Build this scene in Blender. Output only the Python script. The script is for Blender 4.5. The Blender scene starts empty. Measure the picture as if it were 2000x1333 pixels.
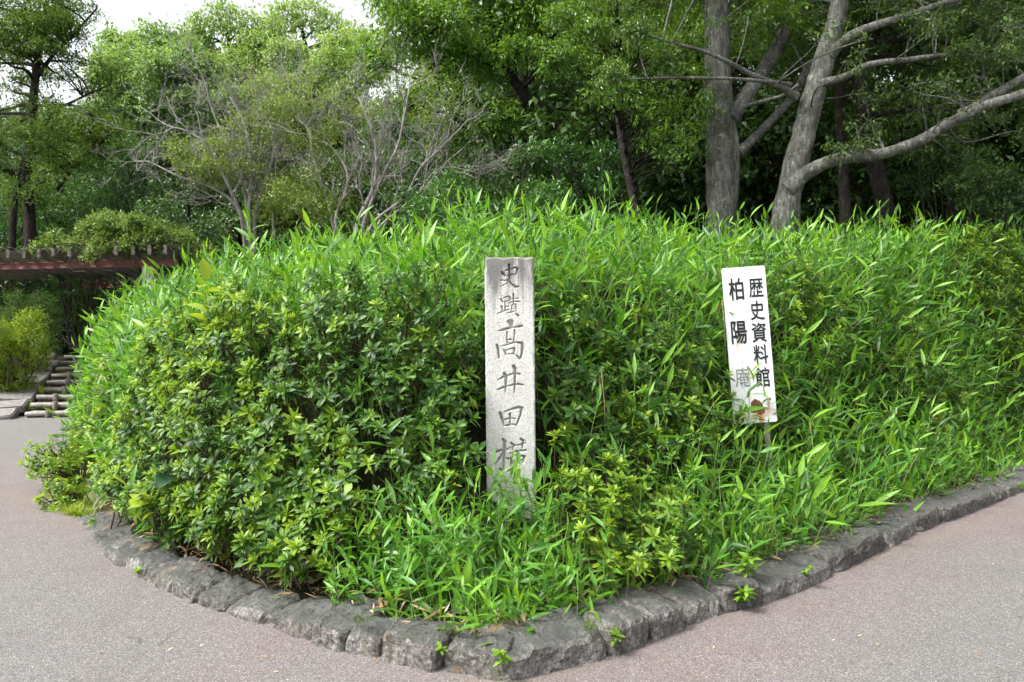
import bpy, math, random
import numpy as np
from mathutils import Vector, Matrix, Euler, Quaternion, noise as mnoise

SC = bpy.context.scene
COL = SC.collection
R = math.radians
FPX = 1556.0            # focal length of the photograph in its own pixels
EYE = 1.5

# ------------------------------------------------------------------ camera, sky, sun, exposure
cam = bpy.data.cameras.new('camera')
cam.lens = 28.0; cam.sensor_width = 36.0; cam.clip_start = 0.05; cam.clip_end = 2000
cam_o = bpy.data.objects.new('camera', cam); COL.objects.link(cam_o)
cam_o.location = (0, 0, EYE); cam_o.rotation_euler = (R(90), 0, 0)
SC.camera = cam_o

SUN_EL, SUN_AZ = R(54), R(-112)      # azimuth measured from +Y towards +X
world = bpy.data.worlds.new('World'); SC.world = world; world.use_nodes = True
wn = world.node_tree.nodes; wl = world.node_tree.links; wn.clear()
sky = wn.new('ShaderNodeTexSky'); sky.sky_type = 'NISHITA'; sky.sun_disc = False
sky.sun_elevation = SUN_EL; sky.sun_rotation = SUN_AZ
sky.air_density = 1.0; sky.dust_density = 6.0; sky.ozone_density = 1.0
hs = wn.new('ShaderNodeHueSaturation'); hs.inputs['Saturation'].default_value = 0.18
bg = wn.new('ShaderNodeBackground'); bg.inputs['Strength'].default_value = 0.125
wo = wn.new('ShaderNodeOutputWorld')
wl.new(sky.outputs[0], hs.inputs['Color']); wl.new(hs.outputs[0], bg.inputs['Color']); wl.new(bg.outputs[0], wo.inputs['Surface'])

sun = bpy.data.lights.new('sun', 'SUN'); sun.energy = 1.5; sun.angle = R(14); sun.color = (1.0, 0.96, 0.88)
sun_o = bpy.data.objects.new('sun', sun); COL.objects.link(sun_o)
sd = Vector((math.sin(SUN_AZ) * math.cos(SUN_EL), math.cos(SUN_AZ) * math.cos(SUN_EL), math.sin(SUN_EL)))
sun_o.rotation_euler = sd.to_track_quat('Z', 'Y').to_euler()
SC.view_settings.view_transform = 'Standard'; SC.view_settings.look = 'None'
SC.view_settings.exposure = 1.6; SC.view_settings.gamma = 1.0
SC.render.engine = 'CYCLES'
SC.cycles.use_denoising = True
SC.cycles.max_bounces = 6; SC.cycles.diffuse_bounces = 3; SC.cycles.transmission_bounces = 3
SC.cycles.use_adaptive_sampling = True; SC.cycles.adaptive_threshold = 0.03
SC.cycles.glossy_bounces = 2; SC.cycles.transparent_max_bounces = 4

# ------------------------------------------------------------------ helpers
def pt(px, py, d):
    return Vector(((px - 1000) / FPX * d, d, EYE + (666.5 - py) / FPX * d))

def gp(px, py, z=0.0):
    d = (EYE - z) * FPX / (py - 666.5)
    return Vector(((px - 1000) / FPX * d, d, z))

def tag(o, label=None, cat=None, group=None, kind=None):
    if label: o['label'] = label
    if cat: o['category'] = cat
    if group: o['group'] = group
    if kind: o['kind'] = kind
    return o

def mesh_np(name, V, F, mat=None, smooth=False):
    """V (n,3); F = list of (m,k) int arrays"""
    me = bpy.data.meshes.new(name)
    V = np.asarray(V, dtype=np.float32)
    if not isinstance(F, (list, tuple)): F = [F]
    F = [np.asarray(f, dtype=np.int32) for f in F if len(f)]
    me.vertices.add(len(V)); me.vertices.foreach_set('co', V.ravel())
    loops = np.concatenate([f.ravel() for f in F])
    tot = np.concatenate([np.full(len(f), f.shape[1], dtype=np.int32) for f in F])
    start = np.concatenate([[0], np.cumsum(tot)[:-1]]).astype(np.int32)
    me.loops.add(len(loops)); me.loops.foreach_set('vertex_index', loops)
    me.polygons.add(len(tot)); me.polygons.foreach_set('loop_start', start)
    me.polygons.foreach_set('loop_total', tot)
    me.polygons.foreach_set('use_smooth', np.full(len(tot), bool(smooth)))
    me.update(calc_edges=True); me.validate()
    if mat is not None:
        for m in (mat if isinstance(mat, (list, tuple)) else [mat]): me.materials.append(m)
    return me

def link(name, data, parent=None):
    o = bpy.data.objects.new(name, data); COL.objects.link(o)
    if parent is not None: o.parent = parent
    return o

def empty(name, loc=(0, 0, 0)):
    o = bpy.data.objects.new(name, None); COL.objects.link(o); o.location = loc
    o.empty_display_size = 0.1
    return o

class MB:
    def __init__(s): s.V = []; s.T = []; s.Q = []; s.n = 0
    def add(s, V, T=None, Q=None):
        V = np.asarray(V, dtype=np.float64).reshape(-1, 3)
        if T is not None and len(T): s.T.append(np.asarray(T, dtype=np.int64) + s.n)
        if Q is not None and len(Q): s.Q.append(np.asarray(Q, dtype=np.int64) + s.n)
        s.V.append(V); s.n += len(V)
    def arrays(s):
        F = []
        if s.T: F.append(np.concatenate(s.T))
        if s.Q: F.append(np.concatenate(s.Q))
        return np.concatenate(s.V), F
    def mesh(s, name, mat=None, smooth=False, off=None):
        V, F = s.arrays()
        if off is not None: V = V - np.asarray(off)
        return mesh_np(name, V, F, mat, smooth)
    def tube(s, P, rad, sides=6, cap=True):
        P = np.asarray([tuple(p) for p in P], dtype=np.float64); n = len(P)
        rad = np.broadcast_to(np.asarray(rad, dtype=np.float64), (n,))
        T = np.gradient(P, axis=0); T /= np.linalg.norm(T, axis=1)[:, None] + 1e-9
        ref = np.array([0, 0, 1.0]) if abs(T[0][2]) < 0.9 else np.array([1.0, 0, 0])
        u = np.cross(T[0], ref); u /= np.linalg.norm(u)
        U = [u]
        for i in range(1, n):
            u = U[-1] - T[i] * np.dot(U[-1], T[i]); u /= np.linalg.norm(u) + 1e-9; U.append(u)
        U = np.array(U); W = np.cross(T, U)
        a = np.arange(sides) / sides * 2 * np.pi
        V = P[:, None, :] + rad[:, None, None] * (np.cos(a)[None, :, None] * U[:, None, :] + np.sin(a)[None, :, None] * W[:, None, :])
        i, j = np.meshgrid(np.arange(n - 1), np.arange(sides), indexing='ij')
        j2 = (j + 1) % sides
        Q = np.stack([i * sides + j, i * sides + j2, (i + 1) * sides + j2, (i + 1) * sides + j], -1).reshape(-1, 4)
        V = V.reshape(-1, 3)
        Tt = None
        if cap:
            V = np.vstack([V, P[0], P[-1]]); c0 = n * sides
            k = np.arange(sides); k2 = (k + 1) % sides
            Tt = np.vstack([np.stack([k2, k, np.full(sides, c0)], -1),
                            np.stack([(n - 1) * sides + k, (n - 1) * sides + k2, np.full(sides, c0 + 1)], -1)])
        s.add(V, Tt, Q)
    def box(s, c, size, M=None):
        x, y, z = np.array(size) / 2
        V = np.array([[-x, -y, -z], [x, -y, -z], [x, y, -z], [-x, y, -z], [-x, -y, z], [x, -y, z], [x, y, z], [-x, y, z]])
        if M is not None: V = V @ np.array(M).T
        s.add(V + np.array(c), None, [[0, 3, 2, 1], [4, 5, 6, 7], [0, 1, 5, 4], [1, 2, 6, 5], [2, 3, 7, 6], [3, 0, 4, 7]])

def catmull(P, k=5):
    P = [Vector(p) for p in P]
    P = [P[0] * 2 - P[1]] + P + [P[-1] * 2 - P[-2]]
    out = []
    for i in range(1, len(P) - 2):
        for j in range(k):
            t = j / k
            a, b, c, d = P[i - 1], P[i], P[i + 1], P[i + 2]
            out.append(0.5 * ((2 * b) + (c - a) * t + (2 * a - 5 * b + 4 * c - d) * t * t + (3 * b - a - 3 * c + d) * t ** 3))
    out.append(P[-2]); return out

def catmull_r(P, Rr, k=5):
    Q = catmull(P, k)
    r = np.interp(np.linspace(0, len(P) - 1, len(Q)), np.arange(len(P)), Rr)
    return Q, r

def nrm(a): return a / (np.linalg.norm(a, axis=-1, keepdims=True) + 1e-9)

def leaf_quads(C, D, N, L, W, fold=0.25):
    """rhombus leaves: base C, direction D, normal N, length L, width W -> V, Q"""
    D = nrm(D); S = nrm(np.cross(D, N)); N2 = np.cross(S, D)
    L = np.asarray(L)[:, None]; W = np.asarray(W)[:, None]
    m = C + D * L * 0.42 + N2 * W * fold
    V = np.stack([C, m + S * W / 2, C + D * L - N2 * L * 0.08, m - S * W / 2], 1).reshape(-1, 3)
    Q = np.arange(len(C) * 4).reshape(-1, 4)
    return V, Q

# ------------------------------------------------------------------ materials
class NT:
    def __init__(s, name):
        s.m = bpy.data.materials.new(name); s.m.use_nodes = True
        s.t = s.m.node_tree; s.t.nodes.clear()
        s.out = s.n('ShaderNodeOutputMaterial')
    def n(s, typ, **kw):
        nd = s.t.nodes.new(typ)
        for k, v in kw.items():
            if k.startswith('i_'):
                nd.inputs[k[2:].replace('_', ' ')].default_value = v
            else: setattr(nd, k, v)
        return nd
    def l(s, a, b): s.t.links.new(a, b)
    def noise(s, vec, scale, detail=4, rough=0.6, dist=0.0):
        n = s.n('ShaderNodeTexNoise'); n.inputs['Scale'].default_value = scale
        n.inputs['Detail'].default_value = detail; n.inputs['Roughness'].default_value = rough
        n.inputs['Distortion'].default_value = dist
        if vec is not None: s.l(vec, n.inputs['Vector'])
        return n.outputs['Fac']
    def ramp(s, fac, stops):
        r = s.n('ShaderNodeValToRGB'); e = r.color_ramp.elements
        while len(e) < len(stops): e.new(0.5)
        for k, (p, c) in enumerate(stops):
            e[k].position = p
            e[k].color = (c, c, c, 1) if isinstance(c, (int, float)) else (*c, 1)
        s.l(fac, r.inputs['Fac']); return r.outputs['Color']
    def mix(s, fac, a, b, mode='MIX'):
        m = s.n('ShaderNodeMix', data_type='RGBA', blend_type=mode)
        for sock, v in ((m.inputs[0], fac), (m.inputs[6], a), (m.inputs[7], b)):
            if isinstance(v, (int, float)): sock.default_value = v
            elif isinstance(v, tuple): sock.default_value = (*v, 1)
            else: s.l(v, sock)
        return m.outputs[2]
    def math(s, op, a, b=None, c=None, clamp=False):
        m = s.n('ShaderNodeMath', operation=op, use_clamp=clamp)
        for k, v in enumerate((a, b, c)):
            if v is None: continue
            if isinstance(v, (int, float)): m.inputs[k].default_value = v
            else: s.l(v, m.inputs[k])
        return m.outputs[0]
    def bump(s, h, strength=0.5, dist=0.01):
        b = s.n('ShaderNodeBump'); b.inputs['Strength'].default_value = strength
        b.inputs['Distance'].default_value = dist; s.l(h, b.inputs['Height']); return b.outputs[0]
    def principled(s, col, rough=0.6, spec=0.4, normal=None, metal=0.0):
        p = s.n('ShaderNodeBsdfPrincipled')
        if isinstance(col, tuple): p.inputs['Base Color'].default_value = (*col, 1)
        else: s.l(col, p.inputs['Base Color'])
        if isinstance(rough, (int, float)): p.inputs['Roughness'].default_value = rough
        else: s.l(rough, p.inputs['Roughness'])
        p.inputs['Specular IOR Level'].default_value = spec; p.inputs['Metallic'].default_value = metal
        if normal is not None: s.l(normal, p.inputs['Normal'])
        return p
    def done(s, sh): s.l(sh.outputs[0], s.out.inputs['Surface']); return s.m
    def obj(s): return s.n('ShaderNodeTexCoord').outputs['Object']
    def pos(s): return s.n('ShaderNodeNewGeometry').outputs['Position']
    def isl(s): return s.n('ShaderNodeNewGeometry').outputs['Random Per Island']
    def rnd(s): return s.n('ShaderNodeObjectInfo').outputs['Random']

def leaf_mat(name, cols, transl=0.35, rough=0.42, spec=0.45, patch=1.3, tgain=1.6, wobj=0.35, hue_patch=0.35, straw=0.0):
    """cols: three leaf colours old -> new; each leaf takes its own"""
    t = NT(name)
    f = t.math('ADD', t.math('MULTIPLY', t.isl(), 1 - wobj), t.math('MULTIPLY', t.rnd(), wobj))
    pn = t.noise(t.pos(), patch, 2)
    f = t.math('ADD', f, t.math('MULTIPLY', t.math('SUBTRACT', pn, 0.5), hue_patch * 2), clamp=True)
    c = t.ramp(f, [(0.05, cols[0]), (0.5, cols[1]), (0.95, cols[2])])
    if straw:
        c = t.mix(t.ramp(t.isl(), [(1 - straw - 0.004, 0.0), (1 - straw, 1.0)]), c, (0.36, 0.30, 0.10))
    p = t.principled(c, rough, spec)
    tr = t.n('ShaderNodeBsdfTranslucent')
    tc = t.mix(1.0, c, (tgain * 1.15, tgain * 1.0, tgain * 0.55), 'MULTIPLY')
    t.l(tc, tr.inputs['Color'])
    mx = t.n('ShaderNodeMixShader'); mx.inputs[0].default_value = transl
    t.l(p.outputs[0], mx.inputs[1]); t.l(tr.outputs[0], mx.inputs[2])
    return t.done(mx)

M = {}
M['bamboo'] = leaf_mat('bamboo_leaf', [(0.028, 0.105, 0.015), (0.074, 0.226, 0.020), (0.196, 0.389, 0.030)], 0.34, 0.42, 0.45, straw=0.03)
M['azalea'] = leaf_mat('azalea_leaf', [(0.017, 0.053, 0.013), (0.047, 0.127, 0.016), (0.168, 0.305, 0.024)], 0.26, 0.45, 0.4)
M['azalea_new'] = leaf_mat('azalea_new_leaf', [(0.070, 0.165, 0.016), (0.155, 0.275, 0.020), (0.260, 0.380, 0.024)], 0.32, 0.45, 0.4)
M['broad'] = leaf_mat('broad_leaf', [(0.10, 0.20, 0.02), (0.22, 0.33, 0.03), (0.34, 0.42, 0.04)], 0.35, 0.4, 0.45, hue_patch=0.1)
M['broad_dark'] = leaf_mat('broad_dark_leaf', [(0.02, 0.06, 0.03), (0.03, 0.09, 0.04), (0.05, 0.13, 0.04)], 0.25, 0.35, 0.5)
M['camphor'] = leaf_mat('camphor_leaf', [(0.119, 0.221, 0.070), (0.195, 0.326, 0.110), (0.294, 0.441, 0.170)], 0.36, 0.4, 0.5, 0.35)
M['camphor_b'] = leaf_mat('pale_crown_leaf', [(0.142, 0.247, 0.075), (0.223, 0.352, 0.115), (0.318, 0.462, 0.175)], 0.36, 0.4, 0.5, 0.35)
M['pine'] = leaf_mat('feathery_leaf', [(0.032, 0.074, 0.020), (0.072, 0.146, 0.024), (0.162, 0.263, 0.034)], 0.32, 0.5, 0.3, 0.5, hue_patch=0.55)
M['olive'] = leaf_mat('olive_leaf', [(0.077, 0.135, 0.035), (0.140, 0.221, 0.050), (0.230, 0.324, 0.061)], 0.32, 0.4, 0.5, 0.8)
M['cherry'] = leaf_mat('cherry_leaf', [(0.057, 0.133, 0.022), (0.118, 0.242, 0.030), (0.202, 0.360, 0.042)], 0.38, 0.38, 0.5, 0.5)
M['oak'] = leaf_mat('oak_leaf', [(0.036, 0.095, 0.018), (0.086, 0.190, 0.022), (0.189, 0.330, 0.024)], 0.36, 0.36, 0.55, 0.6)
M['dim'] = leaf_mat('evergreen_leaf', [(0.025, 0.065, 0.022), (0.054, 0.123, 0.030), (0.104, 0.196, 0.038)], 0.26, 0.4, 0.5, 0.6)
M['dim_r'] = leaf_mat('maple_leaf', [(0.050, 0.095, 0.030), (0.099, 0.174, 0.036), (0.171, 0.263, 0.045)], 0.3, 0.42, 0.45, 0.7)
M['under'] = leaf_mat('understory_leaf', [(0.023, 0.078, 0.020), (0.050, 0.146, 0.026), (0.099, 0.235, 0.032)], 0.3, 0.4, 0.5, 0.8)
M['yellowshrub'] = leaf_mat('yellow_shrub_leaf', [(0.060, 0.140, 0.014), (0.150, 0.250, 0.018), (0.270, 0.350, 0.022)], 0.34, 0.45, 0.4, 2.2, hue_patch=0.4)
M['cypress'] = leaf_mat('cypress_leaf', [(0.045, 0.100, 0.024), (0.085, 0.160, 0.036), (0.140, 0.220, 0.050)], 0.3, 0.5, 0.3, 1.5)
M['vine'] = leaf_mat('vine_leaf', [(0.070, 0.145, 0.030), (0.150, 0.240, 0.050), (0.260, 0.340, 0.090)], 0.34, 0.4, 0.5, 1.2)
M['grass'] = leaf_mat('grass_blade', [(0.10, 0.18, 0.02), (0.20, 0.29, 0.03), (0.32, 0.38, 0.06)], 0.35, 0.5, 0.3)
M['moss'] = leaf_mat('short_grass', [(0.05, 0.09, 0.02), (0.09, 0.15, 0.025), (0.15, 0.19, 0.04)], 0.25, 0.6, 0.2)
M['weed'] = leaf_mat('weed_leaf', [(0.09, 0.21, 0.02), (0.15, 0.30, 0.03), (0.25, 0.38, 0.04)], 0.34, 0.45, 0.4, hue_patch=0.1)
M['dry'] = leaf_mat('dry_leaf', [(0.10, 0.045, 0.022), (0.24, 0.15, 0.07), (0.42, 0.36, 0.22)], 0.15, 0.6, 0.3, hue_patch=0.0, wobj=0.0)

def bark_mat(name, dark, mid, light, lich=(0.42, 0.46, 0.40), lichen=0.6, sc=1.0):
    t = NT(name); o = t.obj()
    mp = t.n('ShaderNodeMapping'); mp.inputs['Scale'].default_value = (1, 1, 0.22); t.l(o, mp.inputs['Vector'])
    n1 = t.noise(mp.outputs[0], 22 * sc, 5, 0.65); n2 = t.noise(o, 3.2 * sc, 5, 0.6); n3 = t.noise(o, 34 * sc, 4, 0.7)
    c = t.ramp(n1, [(0.30, dark), (0.52, mid), (0.72, light)])
    c = t.mix(t.ramp(n2, [(0.40, 0.0), (0.62, 0.75)]), c, dark)
    lm = t.math('MULTIPLY', t.ramp(t.noise(o, 11 * sc, 5, 0.8), [(0.56, 0.0), (0.66, 1.0)]), lichen)
    c = t.mix(lm, c, lich)
    h = t.math('ADD', n1, t.math('MULTIPLY', n3, 0.5))
    return t.done(t.principled(c, 0.88, 0.2, t.bump(h, 1.0, 0.03)))
M['bark'] = bark_mat('grey_bark', (0.050, 0.048, 0.042), (0.165, 0.166, 0.150), (0.30, 0.305, 0.278), lichen=0.6)
M['bark_dark'] = bark_mat('dark_bark', (0.016, 0.013, 0.012), (0.035, 0.029, 0.026), (0.07, 0.06, 0.055), lichen=0.1)
M['bark_pale'] = bark_mat('pale_bark', (0.19, 0.178, 0.165), (0.37, 0.355, 0.33), (0.54, 0.525, 0.50), lichen=0.3, sc=2)
M['bark_mid'] = bark_mat('brown_bark', (0.03, 0.026, 0.022), (0.07, 0.06, 0.052), (0.13, 0.12, 0.105), lichen=0.3)

def culm_mat():
    t = NT('bamboo_culm')
    c = t.ramp(t.rnd(), [(0.0, (0.10, 0.20, 0.05)), (0.6, (0.17, 0.26, 0.08)), (1.0, (0.33, 0.36, 0.16))])
    return t.done(t.principled(c, 0.45, 0.4))
M['culm'] = culm_mat()
def plain(name, c, rough=0.7, spec=0.3):
    t = NT(name); n = t.noise(t.obj(), 18, 4)
    cc = t.mix(t.ramp(n, [(0.3, 0.0), (0.7, 1.0)]), tuple(x * 0.75 for x in c), tuple(min(1, x * 1.2) for x in c))
    return t.done(t.principled(cc, rough, spec))
M['twig'] = plain('azalea_twig', (0.075, 0.055, 0.04))
M['stem'] = plain('green_stem', (0.12, 0.2, 0.04))

def granite():
    t = NT('carved_granite'); o = t.obj()
    v = t.n('ShaderNodeTexVoronoi'); v.inputs['Scale'].default_value = 260; t.l(o, v.inputs['Vector'])
    sep = t.n('ShaderNodeSeparateColor'); t.l(v.outputs['Color'], sep.inputs[0])
    c = t.ramp(sep.outputs[0], [(0.0, (0.27, 0.265, 0.255)), (0.14, (0.42, 0.415, 0.40)), (0.34, (0.60, 0.595, 0.575)), (0.8, (0.70, 0.695, 0.675)), (1.0, (0.78, 0.77, 0.75))])
    # rain-black stain on the crown of the post, with its own ragged shape
    sx = t.n('ShaderNodeSeparateXYZ'); t.l(o, sx.inputs[0])
    streak = t.n('ShaderNodeMapping'); streak.inputs['Scale'].default_value = (16, 4, 2.2); t.l(o, streak.inputs['Vector'])
    sn = t.noise(streak.outputs[0], 1.0, 5, 0.65)
    top = t.math('MULTIPLY_ADD', sx.outputs[2], 2.1, -3.30)       # the uppermost half metre
    f = t.math('ADD', top, t.math('MULTIPLY', t.math('SUBTRACT', sn, 0.5), 2.4))
    f = t.ramp(f, [(0.36, 0.0), (0.85, 0.85)])
    c = t.mix(f, c, (0.12, 0.118, 0.112))
    gr = t.math('MULTIPLY', t.ramp(t.noise(o, 7, 5), [(0.45, 0.0), (0.75, 0.35)]), 1.0)
    c = t.mix(gr, c, (0.34, 0.335, 0.31))
    h = t.math('ADD', t.noise(o, 190, 3, 0.7), t.math('MULTIPLY', t.noise(o, 60, 4, 0.7), 0.7))
    return t.done(t.principled(c, 0.8, 0.25, t.bump(h, 0.6, 0.004)))
M['granite'] = granite()

def kerb_mat():
    t = NT('weathered_kerb_granite'); o = t.pos()
    n1 = t.noise(o, 5, 6, 0.65); n2 = t.noise(o, 38, 5, 0.75); n3 = t.noise(o, 120, 3, 0.7)
    c = t.ramp(t.math('ADD', t.math('MULTIPLY', n2, 0.62), t.math('MULTIPLY', n3, 0.38)), [(0.34, (0.040, 0.037, 0.035)), (0.45, (0.120, 0.113, 0.106)), (0.54, (0.235, 0.224, 0.210)), (0.64, (0.46, 0.44, 0.415))])
    c = t.mix(t.ramp(t.noise(o, 3.3, 4, 0.7), [(0.46, 0.0), (0.62, 0.55)]), c, t.mix(1.0, c, (0.55, 0.50, 0.48), 'MULTIPLY'))
    tn = t.n('ShaderNodeMapRange'); t.l(t.rnd(), tn.inputs[0]); tn.inputs[3].default_value = 0.62; tn.inputs[4].default_value = 1.25
    c = t.mix(1.0, c, tn.outputs[0], 'MULTIPLY')
    # black algae crust settles on the upward faces
    g = t.n('ShaderNodeNewGeometry'); sx = t.n('ShaderNodeSeparateXYZ'); t.l(g.outputs['True Normal'], sx.inputs[0])
    crust = t.math('MULTIPLY', t.ramp(sx.outputs[2], [(0.62, 0.0), (0.92, 1.0)]), t.ramp(n1, [(0.25, 0.45), (0.6, 1.0)]))
    cr = t.math('ADD', 0.62, t.math('MULTIPLY', t.rnd(), 0.36))
    c = t.mix(t.math('MULTIPLY', crust, cr), c, t.mix(n3, (0.040, 0.046, 0.045), (0.105, 0.112, 0.108)))
    w = t.ramp(t.noise(o, 2.6, 4, 0.7), [(0.645, 0.0), (0.72, 0.6)])
    c = t.mix(w, c, (0.30, 0.215, 0.095))
    c = t.mix(t.ramp(t.noise(o, 9, 5, 0.7), [(0.56, 0.0), (0.70, 0.6)]), c, (0.075, 0.078, 0.042))
    h = t.math('ADD', t.math('MULTIPLY', n2, 1.0), t.math('MULTIPLY', n3, 0.6))
    return t.done(t.principled(c, 0.88, 0.2, t.bump(h, 1.0, 0.016)))
M['kerb'] = kerb_mat()

def asphalt():
    t = NT('worn_red_asphalt'); o = t.pos()
    big = t.noise(o, 0.55, 3, 0.62, 0.6); mid = t.noise(o, 2.4, 4, 0.7)
    v = t.n('ShaderNodeTexVoronoi'); v.inputs['Scale'].default_value = 210; t.l(o, v.inputs['Vector'])
    sep = t.n('ShaderNodeSeparateColor'); t.l(v.outputs['Color'], sep.inputs[0])
    c = t.ramp(sep.outputs[0], [(0.0, (0.088, 0.086, 0.085)), (0.35, (0.140, 0.137, 0.134)), (0.7, (0.182, 0.178, 0.174)), (0.94, (0.25, 0.244, 0.237)), (1.0, (0.46, 0.44, 0.42))])
    # the old red surface dressing survives in a band along the kerb; elsewhere traffic has worn it to grey
    def along(nx_, ny_, c_):
        d = t.n('ShaderNodeVectorMath', operation='DOT_PRODUCT'); t.l(o, d.inputs[0]); d.inputs[1].default_value = (nx_, ny_, 0)
        return t.math('SUBTRACT', c_, d.outputs['Value'])
    dl = along(0.664, 0.747, 0.747 * 3.47); dr = along(-0.631, 0.776, 0.776 * 3.47)
    dd = t.math('ABSOLUTE', t.math('MAXIMUM', dl, dr))
    wob = t.math('ADD', dd, t.math('MULTIPLY', t.math('SUBTRACT', big, 0.5), 2.2))
    red = t.math('MULTIPLY', t.ramp(t.math('MULTIPLY', wob, 0.5), [(0.05, 1.0), (0.55, 0.05)]), t.ramp(t.noise(o, 60, 2), [(0.32, 0.3), (0.6, 1.0)]))
    red = t.math('MULTIPLY', red, t.ramp(mid, [(0.3, 0.45), (0.6, 1.0)]))
    c = t.mix(red, c, t.mix(1.0, c, (1.14, 0.905, 0.925), 'MULTIPLY'))
    c = t.mix(t.ramp(mid, [(0.50, 0.0), (0.80, 0.28)]), c, (0.085, 0.082, 0.080))
    # grit washed against the foot of the kerb
    grit = t.math('MULTIPLY', t.ramp(t.math('ADD', dd, t.math('MULTIPLY', t.math('SUBTRACT', mid, 0.5), 0.25)), [(0.0, 1.0), (0.12, 0.0)]), 0.5)
    c = t.mix(grit, c, t.mix(sep.outputs[1], (0.085, 0.072, 0.056), (0.30, 0.265, 0.215)))
    mp = t.n('ShaderNodeMapping'); mp.inputs['Scale'].default_value = (0.55, 0.8, 1); t.l(o, mp.inputs['Vector'])
    vo = t.n('ShaderNodeTexVoronoi', feature='DISTANCE_TO_EDGE'); vo.inputs['Scale'].default_value = 0.55
    dn = t.n('ShaderNodeTexNoise'); dn.inputs['Scale'].default_value = 4; dn.inputs['Detail'].default_value = 4; t.l(mp.outputs[0], dn.inputs['Vector'])
    t.l(t.mix(0.28, mp.outputs[0], dn.outputs['Color']), vo.inputs['Vector'])
    cm = t.math('MULTIPLY', t.ramp(vo.outputs['Distance'], [(0.0, 1.0), (0.0022, 0.0)]), t.ramp(t.noise(o, 0.9, 2), [(0.63, 0.0), (0.68, 0.5)]))
    c = t.mix(cm, c, (0.045, 0.042, 0.040))
    h = t.math('ADD', v.outputs['Distance'], t.math('MULTIPLY', t.noise(o, 45, 2, 0.7), 1.1))
    h = t.math('SUBTRACT', h, t.math('MULTIPLY', cm, 1.5))
    return t.done(t.principled(c, 0.86, 0.25, t.bump(h, 0.75, 0.008)))
M['asphalt'] = asphalt()

def soil():
    t = NT('leaf_litter_soil'); o = t.pos()
    n = t.noise(o, 26, 6, 0.75)
    c = t.ramp(n, [(0.3, (0.014, 0.012, 0.009)), (0.55, (0.040, 0.033, 0.022)), (0.72, (0.10, 0.078, 0.045))])
    c = t.mix(t.ramp(t.noise(o, 1.1, 5), [(0.42, 0.0), (0.62, 0.6)]), c, (0.028, 0.045, 0.014))
    return t.done(t.principled(c, 0.95, 0.1, t.bump(n, 0.8, 0.03)))
M['soil'] = soil()

# ------------------------------------------------------------------ plan of the place
KERB_L = [(985, 1338), (850, 1316), (735, 1291), (665, 1277), (600, 1257), (505, 1226), (430, 1201), (372, 1181), (325, 1162), (270, 1134), (228, 1110), (190, 1078), (163, 1046), (148, 1012)]
KERB_R = [(985, 1338), (1200, 1287), (1280, 1256), (1350, 1227), (1427, 1202), (1505, 1184), (1640, 1126), (1745, 1073), (1800, 1043), (1845, 1022), (1945, 984)]
KL = [gp(*p) for p in KERB_L]
KR = [gp(*p) for p in KERB_R]
e = (KR[-1] - KR[-5]).normalized()
for k in range(1, 9): KR.append(KERB_END + e * 0.42 * k if k > 1 else (KERB_END := KR[-1]) + e * 0.42)
BED_LEFT = [Vector((-4.25, 7.6, 0)), Vector((-4.95, 8.7, 0)), Vector((-5.75, 10.0, 0)), Vector((-7.1, 12.7, 0)), Vector((-7.5, 15.3, 0)), Vector((-6.6, 17.0, 0)), Vector((-6.0, 90, 0))]
BED = [tuple(p)[:2] for p in (list(reversed(KR)) + KL[1:] + BED_LEFT)]
BED = [(95, 80)] + BED                                      # far end of the right-hand side
EDGE = np.array(BED); EA, EB = EDGE[:-1], EDGE[1:]

def signed_s(x, y):
    P = np.stack([x, y], -1); d = np.full(len(x), 1e9); ins = np.zeros(len(x), bool)
    for a, b in zip(EA, EB):
        ab = b - a; t = np.clip(((P - a) @ ab) / (ab @ ab), 0, 1)
        d = np.minimum(d, np.linalg.norm(P - (a + t[:, None] * ab), axis=1))
    poly = np.vstack([EDGE, [[-6, 95]], [[95, 95]]]); n = len(poly); j = n - 1
    for i in range(n):
        xi, yi = poly[i]; xj, yj = poly[j]
        c = ((yi > y) != (yj > y)) & (x < (xj - xi) * (y - yi) / (yj - yi + 1e-12) + xi)
        ins ^= c; j = i
    return np.where(ins, d, -d)

def smooth(t): t = np.clip(t, 0, 1); return t * t * (3 - 2 * t)

def lump(x, y, f, seed=0.0):
    return (np.sin(x * f * 1.7 + seed) * np.cos(y * f * 1.3 + seed * 2.1) + np.sin((x + y) * f * 0.9 + seed * 0.7) + np.sin(x * f * 2.9 - y * f * 2.3 + seed * 1.7) * 0.6) / 2.6

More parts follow.
